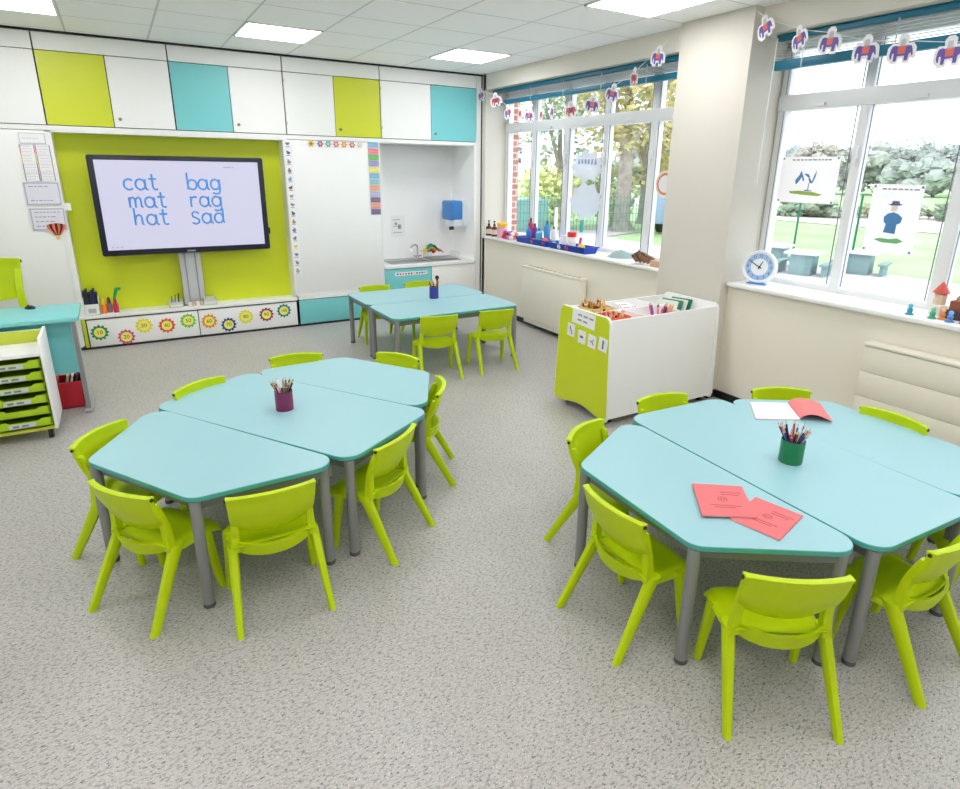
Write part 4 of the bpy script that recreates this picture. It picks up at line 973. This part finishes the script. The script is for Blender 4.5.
squeezy(-.95, .07, .028, .26, (196, 30, 56), (40, 30, 36), 'red paint bottle with dark cap, tallest on the sill')
squeezy(-1.0, .01, .028, .17, (40, 110, 200), (40, 130, 210), 'small blue paint bottle beside the red one')
squeezy(-1.07, .04, .028, .21, (110, 40, 140), (24, 24, 28), 'purple paint bottle with black cap on the sill')
squeezy(-1.18, .02, .034, .17, (110, 190, 226), (30, 120, 170), 'pale blue paint bottle in the far blue tray')
squeezy(-1.25, .07, .034, .25, (60, 150, 210), (0, 120, 160), 'tall blue bottle with teal cap in the far blue tray')
squeezy(-1.34, .09, .03, .20, (235, 236, 240), (60, 110, 200), 'white glue bottle with blue cap between the trays')
t = bottle('glue_tub', 'white tub with a red lid in the near blue tray', 'tub', (.06, -1.68, ZT_), [(.042, 0), (.044, .005), (.044, .12), (.04, .125)], (240, 238, 236), [(.046, .124), (.046, .165), (.04, .17)], (222, 40, 36))
t = bottle('glue_tub', 'white tub without a coloured lid in the near blue tray', 'tub', (.07, -1.53, ZT_), [(.04, 0), (.042, .005), (.042, .1), (.036, .11)], (232, 232, 236), [(.037, .109), (.037, .125), (.03, .128)], (226, 226, 232))
for k, (y, x, r, c, lb) in enumerate([(-1.32, 0, .04, (236, 84, 60), 'orange red ball in the front of the blue trays'), (-1.88, .02, .04, (246, 206, 50), 'yellow ball at the near end of the blue trays'), (-1.47, .0, .03, (220, 226, 120), 'lime yellow ball in the near blue tray'), (-1.72, -.02, .028, (214, 60, 60), 'small red ball below the red lidded tub'), (-1.12, -.01, .03, (244, 150, 110), 'peach ball in the far blue tray'), (-1.6, -.02, .03, (236, 236, 230), 'small white ball in the near blue tray')]):
    o = MB().ball((x, y, ZT_ + r), r, 12, 8).build('craft_ball', M(c, .45), None, smooth=True); tag(o, lb, 'ball')
tag(MB().tube([(.05, -1.81, ZT_), (.06, -1.82, ZT_ + .13)], .014, 8).build('glue_stick', M((232, 80, 150), .4), None, smooth=True), 'pink glue stick standing in the near blue tray', 'glue stick')
# grey felt sheet and paper lying on the sill, pine twigs, wood block
q = thing('felt_hat', 'pale green grey felt heap lying on the sill by the twigs', 'felt', (.17, -2.27, SZ))
MB().lathe([(.13, 0), (.12, .008), (.06, .045), (.012, .065)], 14).build('cloth', mat('grey_felt', (150, 172, 168), .9), q, smooth=True)
q = MB().box(-.06, .06, -.12, .12, 0, .002); q.xform(T(.03, -2.14, SZ)); tag(q.build('paper_sheet', PAPER), 'loose white paper sheet lying flat on the left sill', 'paper')
rnd = random.Random(8)
for k in range(12):
    a = -.9 + 1.8 * k / 11
    y0 = -2.60 - .016 * k; x0 = .05 + .012 * (k % 3)
    p0 = Vector((x0, y0, SZ + .018 + .012 * (k % 3))); p1 = p0 + Vector((-.08 - .03 * rnd.random(), .05 * math.sin(a), .085 * math.cos(a) * rnd.uniform(.6, 1)))
    o = thing('wood_stick', 'short brown bark stick in the fan of sticks on the left sill', 'stick', p0, 0, 'bark sticks fanned on the sill')
    MB().tube([(0, 0, 0), (p1 - p0)], [.016, .013], 8).build('bark', M((158, 120, 96), .9), o)
    MB().tube([(p1 - p0) * .99, (p1 - p0) * 1.01], [.012, .011], 8).build('cut_end', M((92, 66, 52), .9), o)
q = thing('wood_block', 'pinkish wooden block on the sill beside the pillar', 'block', (.03, -2.87, SZ))
MB().prism(rrect(-.03, .03, -.07, .07, .012), 0, .05).build('block', M((206, 170, 146), .8), q, bevel=.004)
q = thing('toy_figure', 'small yellow toy standing on the sill against the pillar', 'toy', (.15, -2.93, SZ))
MB().lathe([(.026, 0), (.03, .03), (.02, .09), (.012, .1)], 12).build('body', M((238, 196, 60), .5), q, smooth=True); MB().ball((0, 0, .12), .024, 10, 7).build('head', M((244, 214, 120), .5), q, smooth=True)
# clock
t = thing('clock', 'round white clock with blue number ring leaning by the pillar', 'clock', (.10, -3.755, SZ))
t.rotation_euler = (0, .10, math.radians(22))
MX = Matrix.Rotation(-PI / 2, 4, 'Y')
ck = T(0, 0, .117) @ Matrix.Rotation(-PI / 2, 4, 'Y')
MB().lathe([(.112, -.03), (.116, -.02), (.116, .01), (.108, .018), (.094, .012), (.094, .004)], 40).xform(ck).build('rim', mat('clock_white', (240, 242, 246), .35), t, smooth=True)
MB().lathe([(.094, .0), (.094, .006)], 40).xform(ck).build('number_ring', mat('clock_blue', (166, 196, 232), .5), t)
MB().lathe([(.058, .005), (.058, .0075)], 36).xform(ck).build('dial', mat('clock_face', (240, 243, 248), .5), t)
UP = T(0, 0, .117)
def clock_text(s, ang, rad):
    loc = Matrix.Rotation(-PI / 2, 4, 'Z') @ FRONT      # text facing -x
    text_obj('numeral', s, .026, M((40, 70, 130), .6), t, UP @ T(-.0075, -rad * math.sin(ang), rad * math.cos(ang)) @ loc, .0004)
for n in range(1, 13): clock_text(str(n), n * PI / 6, .077)
def hand(ang, ln, wd, nm):
    d = Vector((0, -math.sin(ang), math.cos(ang))); s = Vector((0, math.cos(ang), math.sin(ang)))
    pts = [d * -.015 + s * wd, d * ln + s * wd * .5, d * ln - s * wd * .5, d * -.015 - s * wd]
    MB().prism([(p.y, p.z) for p in pts], -.011, -.0095, axis=0).xform(UP).build(nm, BLACK, t)
hand(math.radians(300), .072, .0035, 'minute_hand'); hand(math.radians(25), .045, .0045, 'hour_hand')
MB().box(-.05, .03, -.06, .06, -.0, .006).build('foot', mat('blue_foot', (70, 140, 220), .4), t)
# posters on the right window (facing -x)
def window_poster(y0, y1, z0, z1, label, roll=0):
    q = thing('window_poster', label, 'poster', (.262, (y0 + y1) / 2, (z0 + z1) / 2)); q.rotation_euler = (roll, 0, 0)
    w2, h2 = abs(y1 - y0) / 2, (z1 - z0) / 2
    MB().box(-.001, .001, -w2, w2, -h2, h2).build('sheet', emis('glowing_backlit_paper', (244, 243, 247), .12), q)  # faint emission in the sheet stands in for daylight behind it
    m = MB(); x = w2 * .62
    while x > -w2 * .62:
        l = random.uniform(.012, .03); m.box(-.0016, -.001, x - l, x, h2 * .84, h2 * .84 + .008); x -= l + .008
    m.build('heading', M((140, 140, 150), .7), q)
    b2 = MB()
    for s1 in (-1, 1):
        for s2 in (-1, 1): b2.box(-.003, -.001, s1 * w2 * .93 - .006, s1 * w2 * .93 + .006, s2 * h2 * .93 - .006, s2 * h2 * .93 + .006)
    b2.build('tack', M((120, 120, 140), .6), q)
    return q
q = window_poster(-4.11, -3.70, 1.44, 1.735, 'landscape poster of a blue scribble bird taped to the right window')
BI = M((86, 130, 180), .7)
def flat(q, nm, polys, m, x0=-.002, x1=-.001):
    b2 = MB()
    for p in polys: b2.prism([(-a, b3) for a, b3 in p], x0, x1, axis=0)
    b2.build(nm, m, q)
flat(q, 'grass', [[(-.12, -.075), (-.05, -.07), (.05, -.075), (.12, -.09), (.09, -.1), (-.02, -.095), (-.11, -.088)]], M((150, 180, 80), .7))
flat(q, 'bird', [[(-.085, .0), (-.06, .03), (-.05, .06), (-.035, .03), (-.02, .0), (-.03, -.01), (-.04, .02), (-.065, -.02), (-.08, -.03)], [(.0, .03), (.02, .01), (.035, -.01), (.045, .03), (.06, .065), (.055, .02), (.04, -.02), (.02, -.02)], [(-.03, .04), (.0, .04), (.02, .02), (.0, .02)], [(.012, -.02), (.018, -.02), (.018, -.07), (.012, -.07)], [(-.01, -.062), (.04, -.066), (.04, -.072), (-.01, -.07)]], BI)
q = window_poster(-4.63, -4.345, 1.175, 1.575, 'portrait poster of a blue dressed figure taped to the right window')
flat(q, 'grass', [[(-.085, -.125), (-.05, -.115), (0, -.118), (.05, -.11), (.085, -.125), (.05, -.14), (-.04, -.14)]], M((110, 180, 110), .7))
flat(q, 'coat', [[(-.03, .03), (-.05, .01), (-.045, -.02), (-.03, -.03), (-.038, -.08), (.03, -.085), (.03, -.03), (.05, -.02), (.055, .01), (.03, .03), (0, .04)]], M((74, 130, 182), .7))
flat(q, 'hat', [[(-.04, .085), (-.02, .088), (-.015, .105), (.02, .105), (.028, .088), (.045, .088), (.03, .08), (-.02, .078)]], M((90, 100, 140), .7))
flat(q, 'face', [[(-.014, .045), (.014, .045), (.02, .065), (.014, .08), (-.012, .08), (-.018, .065)]], M((238, 214, 205), .7))
# translucent cloud decal and round badge on the left window
DEC = mat('frosted_film', (236, 240, 252), .5, alpha=.62, var=.02)
t = thing('window_decal', 'frosted cloud shaped sticker on the middle pane of the left window', 'sticker', (.262, -1.60, 1.50))
def cloud(w2, h2, cz, n=40, lob=9): return [((w2 + .02 * math.cos(lob * 2 * PI * k / n)) * math.cos(2 * PI * k / n), cz + (h2 + .02 * math.cos(lob * 2 * PI * k / n)) * math.sin(2 * PI * k / n)) for k in range(n)]
MB().prism(cloud(.22, .14, .17), -.001, .001, axis=0).build('cloud', DEC, t); MB().prism(cloud(.23, .17, -.16), -.001, .001, axis=0).build('cloud', DEC, t)
m = MB()
for k in range(6): m.prism([(.14 - .05 * k, .19 + .012 * math.sin(k)), (.11 - .05 * k, .19), (.115 - .05 * k, .235), (.135 - .05 * k, .24)], -.002, -.001, axis=0)
m.build('print', M((150, 170, 205), .7, alpha=.7), t)
MB().prism([(.17 + .02 * math.cos(a), -.08 + .02 * math.sin(a)) for a in [2 * PI * k / 12 for k in range(12)]], -.002, -.001, axis=0).build('dot', M((226, 190, 226), .7), t)
t = thing('round_badge', 'round orange rimmed badge on the left window beside the pillar', 'sticker', (.262, -2.64, 1.53))
MB().lathe([(.11, 0), (.11, .002)], 28).xform(Matrix.Rotation(-PI / 2, 4, 'Y')).build('rim', M((236, 222, 214), .7), t)
MB().lathe([(.09, .002), (.09, .003)], 28).xform(Matrix.Rotation(-PI / 2, 4, 'Y')).build('ring', M((214, 140, 90), .7), t)
MB().lathe([(.07, .003), (.07, .004)], 28).xform(Matrix.Rotation(-PI / 2, 4, 'Y')).build('centre', M((236, 232, 236), .7), t)
# toy farm at the right end of the right sill
t = thing('toy_barn', 'brown toy building at the right picture edge on the sill', 'toy', (.15, -5.03, SZ))
MB().box(-.06, .07, -.07, .09, 0, .05).build('base', M((74, 62, 66), .7), t, bevel=.003)
MB().box(-.05, .06, -.06, .08, .05, .10).build('wall', M((150, 84, 62), .7), t, bevel=.003)
MB().box(-.06, .07, -.07, .05, .10, .125).build('ledge', M((184, 126, 100), .7), t, bevel=.003)
MB().prism([(-.06, .125), (.05, .125), (-.005, .18)], -.05, .06, axis=0).build('roof', M((170, 100, 84), .7), t)
t = thing('toy_tower', 'stacked toy tower with a red roof on the right sill', 'toy', (.16, -4.875, SZ))
MB().lathe([(.04, 0), (.042, .055), (.03, .06)], 10).build('drum', M((236, 226, 210), .6), t); MB().lathe([(.03, .06), (.032, .115), (.024, .12)], 10).build('drum', M((226, 200, 176), .6), t)
MB().box(-.034, -.026, -.012, .012, .02, .045).build('window', M((60, 50, 50), .6), t)
MB().lathe([(.024, .12), (.042, .125), (.02, .16), (.004, .185)], 10).build('roof', M((206, 84, 70), .6), t)
for k, (x, y, c, lb) in enumerate([(.02, -4.80, (50, 150, 170), 'tiny turquoise figure standing left of the toy tower'), (.03, -4.91, (70, 170, 130), 'tiny green figure before the toy tower'), (.05, -4.95, (226, 140, 90), 'tiny orange figure before the toy building'), (.02, -5.0, (90, 140, 200), 'tiny blue figure before the toy building'), (.04, -5.06, (214, 70, 110), 'tiny pink figure at the picture edge on the sill')]):
    q = thing('toy_figure', lb, 'toy', (x, y, SZ))
    MB().lathe([(.022, 0), (.022, .006), (.012, .012), (.015, .03), (.008, .04)], 10).build('body', M(c, .5), q, smooth=True)
    MB().ball((0, 0, .05), .013, 9, 6).build('head', M(tuple(min(255, v_ + 40) for v_ in c), .5), q, smooth=True)

# ================================================================== OUTSIDE
GZ = -.25
struct('ground_grass', MB().box(-4, 120, -60, 120, GZ - .1, GZ - .02), two_tone('lawn', (156, 186, 130), (170, 197, 148), .5))
struct('ground_paving', MB().add([(.4, -30, GZ), (9.3, -30, GZ), (9.3, 1.9, GZ), (8.2, 3.0, GZ), (8.9, 7.9, GZ), (11.0, 8.6, GZ), (11, 10.5, GZ), (.4, 9.5, GZ)], [(0, 1, 2, 3, 4, 5, 6, 7)]), two_tone('pale_paving', (198, 193, 194), (208, 203, 204), 3))
struct('ground_track', MB().add([(20.5, -10, GZ), (32, -10, GZ), (32, 40, GZ), (20.5, 24, GZ)], [(0, 1, 2, 3)]), two_tone('pale_earth', (208, 192, 184), (214, 202, 196), 1))
struct('wall_outside_brick', MB().box(.385, .47, -.06, .2, GZ, 3.2).box(.36, .37, -3, -.1, 2.5, 3.4), brick_mat())
def foliage(mb, c, rad, n, size, seed, flat_=1.0):
    rnd = random.Random(seed); cl = []
    for k in range(max(6, n // 60)):
        d = Vector((rnd.gauss(0, 1), rnd.gauss(0, 1), rnd.gauss(0, 1))).normalized() * rnd.uniform(.35, .85)
        cl.append((d, rnd.uniform(.25, .45)))
    for k in range(n):
        d, r = cl[k % len(cl)]
        p = d + Vector((rnd.gauss(0, 1), rnd.gauss(0, 1), rnd.gauss(0, 1))).normalized() * r * rnd.uniform(.6, 1)
        p = Vector((c[0] + p.x * rad[0], c[1] + p.y * rad[1], c[2] + p.z * rad[2]))
        u = Vector((rnd.gauss(0, 1), rnd.gauss(0, 1), rnd.gauss(0, 1))).normalized(); w2 = u.orthogonal().normalized(); s = size * rnd.uniform(.6, 1.3)
        mb.cur = rnd.choice((0, 0, 1))
        mb.add([p - u * s, p + w2 * s * .6, p + u * s, p - w2 * s * .6], [(0, 1, 2, 3)])
def leafy(c):
    n = 'leaf_%d_%d_%d' % c
    if n not in MATS: MATS[n] = two_tone(n, tuple(int(q * .9) for q in c), tuple(min(255, int(q * 1.05)) for q in c), 2.5)
    return MATS[n]
def tree(name, label, x, y, cz, rad, n, size, ca, cb, trunk, seed, cat='tree', group=None, trunkc=(178, 166, 158)):
    t = thing(name, label, cat, (x, y, GZ), 0, group)
    mb = MB(); foliage(mb, (0, 0, cz - GZ), rad, n, size, seed)
    if trunk >= .39 or trunk == 0:
        rq = random.Random(seed + 5); zc = cz - GZ
        for k in range(70):
            d = Vector((rq.gauss(0, 1), rq.gauss(0, 1), rq.gauss(0, .9))).normalized() * rq.uniform(.3, .8)
            mb.cur = k % 2; f = rq.uniform(.10, .2); st = len(mb.v)
            mb.ball((d.x * rad[0], d.y * rad[1], zc + d.z * rad[2]), f, 9, 6, (rad[0], rad[1], rad[2] * 1.1))
            for q in range(st, len(mb.v)):
                v = mb.v[q]; mb.v[q] = tuple(c + rq.uniform(-.05, .05) * rad[0] for c in v)
    mb.build('crown', [leafy(ca), leafy(cb)], t, recalc=False)
    if trunk and trunk < .39:
        h = cz - GZ; r = trunk
        MB().tube([(r * .3, 0, -.05), (.05 * r, 0, .35), (0, 0, h * .5), (-.1 * r, .1, h)], [r * 1.7, r * 1.1, r * .8, r * .4], 9).build('trunk', two_tone('bark_%d' % seed, trunkc, tuple(v_ - 30 for v_ in trunkc), 4), t, smooth=True)
        br = MB()
        for k in range(4):
            a = k * 1.7; br.tube([(0, 0, h * .5), (rad[0] * .4 * math.cos(a), rad[1] * .4 * math.sin(a), h * .9), (rad[0] * .65 * math.cos(a), rad[1] * .65 * math.sin(a), h * 1.15)], [r * .5, r * .3, r * .12], 6)
        br.build('branches', M(trunkc, .9), t)
# trees seen through the left window
tree('autumn_tree', 'big autumn tree with thick trunk beyond the left window', 10.5, 9.0, 4.7, (3.0, 3.0, 3.0), 4200, .13, (220, 206, 148), (198, 200, 150), .25, 21)
tree('conifer', 'dark conifer tree outside the left window beside the brick edge', 6.6, 14.6, 2.6, (1.1, 1.1, 3.0), 1400, .16, (150, 170, 156), (170, 188, 176), .15, 22)
tree('conifer', 'grey green conifer tree second from the brick edge', 9.0, 14.8, 2.3, (1.2, 1.2, 2.7), 1300, .16, (160, 180, 162), (182, 198, 180), .15, 23)
tree('shrub', 'yellow green bush behind the green mesh fence', 9.1, 10.9, .9, (1.5, 1.3, 1.2), 1400, .11, (220, 222, 146), (200, 210, 140), .06, 24, 'shrub')
tree('shrub', 'olive shrub in front of the autumn tree trunk', 11.3, 10.4, 1.0, (1.4, 1.2, 1.3), 1200, .11, (180, 192, 146), (200, 205, 154), .06, 25, 'shrub')
tree('leafy_tree', 'loose green tree rising behind the cloud sticker', 10.5, 12.5, 3.6, (1.7, 1.7, 2.6), 1300, .14, (180, 198, 162), (200, 212, 178), .14, 26)
tree('leafy_tree', 'yellowing tree at the pillar side of the left window', 13.6, 11.2, 3.6, (2.4, 2.4, 3.2), 1600, .18, (216, 200, 136), (186, 186, 136), .2, 27)
t = thing('mesh_fence', 'green mesh fence across the path outside the left window', 'fence', (9.0, 9.2, GZ))
GR = mat('fence_green', (66, 146, 128), .6)
m = MB()
for k in range(40): m.box(-1.95 + .1 * k - .006, -1.95 + .1 * k + .006, -.006 - .42 * (-1.95 + .1 * k) , .006 - .42 * (-1.95 + .1 * k), .05, 1.15)
for z in (.1, .35, .6, .85, 1.1): m.tube([(-2, .84, z), (2, -.84, z)], .008, 5)
m.build('mesh_panel', GR, t)
for x in (-2, 0, 2): MB().box(x - .03, x + .03, -.42 * x - .03, -.42 * x + .03, 0, 1.25).build('post', GR, t)
for k, (x, y, h, lb) in enumerate([(7.9, 7.0, .95, 'white bollard post before the autumn tree trunk'), (7.6, 8.7, .8, 'white bollard post in front of the yellow bush')]):
    q = thing('bollard', lb, 'post', (x, y, GZ)); MB().lathe([(.045, 0), (.045, h), (.03, h + .03)], 10).build('post', M((240, 240, 240), .5), q, smooth=True); MB().lathe([(.047, h - .2), (.047, h - .12)], 10, cap=False).build('band', M((220, 224, 226), .5), q)
t = thing('utility_box', 'turquoise green cabinet behind the fence outside the left window', 'box', (7.6, 10.4, GZ))
MB().box(-.7, .7, -.3, .3, 0, .95).build('body', M((132, 176, 172), .6), t, bevel=.02); MB().box(-.74, .74, -.34, .34, .95, 1.0).build('lid', M((150, 190, 186), .6), t)
t = thing('vehicle', 'grey blue parked vehicle glimpsed beside the pillar through the left window', 'vehicle', (12.6, 8.0, GZ), .4)
MB().prism([(-1.5, .3), (1.5, .3), (1.5, 1.0), (1.1, 1.1), (.6, 1.7), (-1.3, 1.75), (-1.5, 1.2)], -.7, .7, axis=1).build('body', M((150, 170, 196), .4), t, bevel=.06)
MB().prism([(.55, 1.1), (.98, 1.1), (.55, 1.6), (-1.1, 1.62), (-1.1, 1.1)], -.71, .71, axis=1).build('glazing', M((96, 110, 128), .2), t)
for x in (-.95, .95):
    for y in (-.62, .62): MB().tube([(x, y - .08, .3), (x, y + .08, .3)], .3, 14).build('wheel', BLACK, t)
# playing field side: posts, tables, hedges, woodland
for k, (x, y, lb) in enumerate([(9.08, 1.85, 'thin green post on the lawn beyond the bird poster'), (8.85, .42, 'thin green post on the lawn between both window posters')]):
    q = thing('lawn_post', lb, 'post', (x, y, GZ)); MB().lathe([(.022, 0), (.022, 1.5), (.01, 1.52)], 8).build('post', M((12, 104, 78), .5), q); MB().lathe([(.05, 0), (.05, .05)], 8).build('base', M((90, 120, 110), .6), q)
PT = mat('picnic_teal', (122, 150, 150), .6)
for k, (x, y, lb) in enumerate([(8.3, 1.75, 'pale teal picnic table behind the clock'), (7.75, .72, 'pale teal picnic table in the middle of the paving'), (8.9, .25, 'pale teal picnic table further right on the paving')]):
    q = thing('picnic_table', lb, 'table', (x, y, GZ), .3, 'picnic tables on the paving outside')
    MB().box(-.34, .34, -.3, .3, .4, .44).build('table_top', M((200, 206, 206), .6), q); MB().box(-.24, .24, -.2, .2, .0, .4).build('body', PT, q, bevel=.01)
    for s in (-1, 1): MB().box(-.3, .3, s * .42 - .07, s * .42 + .07, .2, .24).build('bench', PT, q); MB().box(-.25, .25, s * .42 - .03, s * .42 + .03, 0, .2).build('bench_leg', PT, q)
haze_pal = [((172, 178, 172), (184, 189, 183)), ((176, 179, 170), (186, 189, 180)), ((184, 178, 166), (190, 186, 176)), ((168, 176, 176), (181, 187, 187)), ((198, 180, 164), (188, 181, 170))]  # distance haze is mixed into these pale, greyed crown colours
rnd = random.Random(31)
for k in range(17):
    a = -.18 + k * .062; d = 78 + rnd.uniform(-6, 6); x = -3.7 + d * math.cos(a); y = -6.5 + d * math.sin(a)
    p = haze_pal[k % 5]; hz = rnd.uniform(3.9, 4.6)
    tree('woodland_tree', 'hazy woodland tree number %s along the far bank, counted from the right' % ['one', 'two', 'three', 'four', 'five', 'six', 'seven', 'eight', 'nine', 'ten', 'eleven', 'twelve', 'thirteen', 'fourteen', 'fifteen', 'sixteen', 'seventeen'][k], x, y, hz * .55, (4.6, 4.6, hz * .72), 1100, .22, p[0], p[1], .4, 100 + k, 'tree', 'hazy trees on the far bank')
for k in range(9):
    a = -.1 + k * .095; d = 34 + rnd.uniform(-1, 1); x = -3.7 + d * math.cos(a); y = -6.5 + d * math.sin(a)
    tree('hedge_bush', 'low hedge bush number %s along the field edge, counted from the right' % ['one', 'two', 'three', 'four', 'five', 'six', 'seven', 'eight', 'nine'][k], x, y, .05, (1.9, 1.9, .6), 420, .14, (138, 160, 132) if k % 3 else (186, 188, 140), (156, 172, 148), 0, 200 + k, 'bush', 'hedge bushes along the field')

# ================================================================== LIGHT, WORLD, CAMERA
wd = bpy.data.worlds.new('World'); bpy.context.scene.world = wd; wd.use_nodes = True
nt = wd.node_tree; bg = nt.nodes['Background']
tc = nt.nodes.new('ShaderNodeTexCoord'); sp = nt.nodes.new('ShaderNodeSeparateXYZ'); rp = nt.nodes.new('ShaderNodeValToRGB')
rp.color_ramp.elements[0].position = .45; rp.color_ramp.elements[0].color = (.84, .90, .97, 1); rp.color_ramp.elements[1].position = .62; rp.color_ramp.elements[1].color = (.90, .96, 1.04, 1)
mr = nt.nodes.new('ShaderNodeMapRange'); mr.inputs['From Min'].default_value = -1; mr.inputs['From Max'].default_value = 1
nt.links.new(tc.outputs['Generated'], sp.inputs[0]); nt.links.new(sp.outputs[2], mr.inputs['Value']); nt.links.new(mr.outputs[0], rp.inputs[0]); nt.links.new(rp.outputs[0], bg.inputs['Color'])
bg.inputs['Strength'].default_value = 1.6
sc = bpy.context.scene
sc.view_settings.view_transform = 'Standard'; sc.view_settings.look = 'None'; sc.view_settings.exposure = 0.85
sc.cycles.max_bounces = 10; sc.cycles.diffuse_bounces = 8; sc.cycles.transparent_max_bounces = 12; sc.cycles.sample_clamp_indirect = 6; sc.cycles.use_denoising = True
cam = bpy.data.cameras.new('Camera'); co = bpy.data.objects.new('Camera', cam); C.objects.link(co)
co.location = (-3.7145, -6.4706, 1.6213)
co.rotation_euler = (math.radians(72.658), math.radians(-.8033), math.radians(-30.7226))
cam.sensor_width = 36; cam.lens = 609.458 / 960 * 36
cam.shift_x = (480 - 491.254) / 960; cam.shift_y = (360.431 - 394.5) / 960
cam.clip_start = .05; cam.clip_end = 400
sc.camera = co
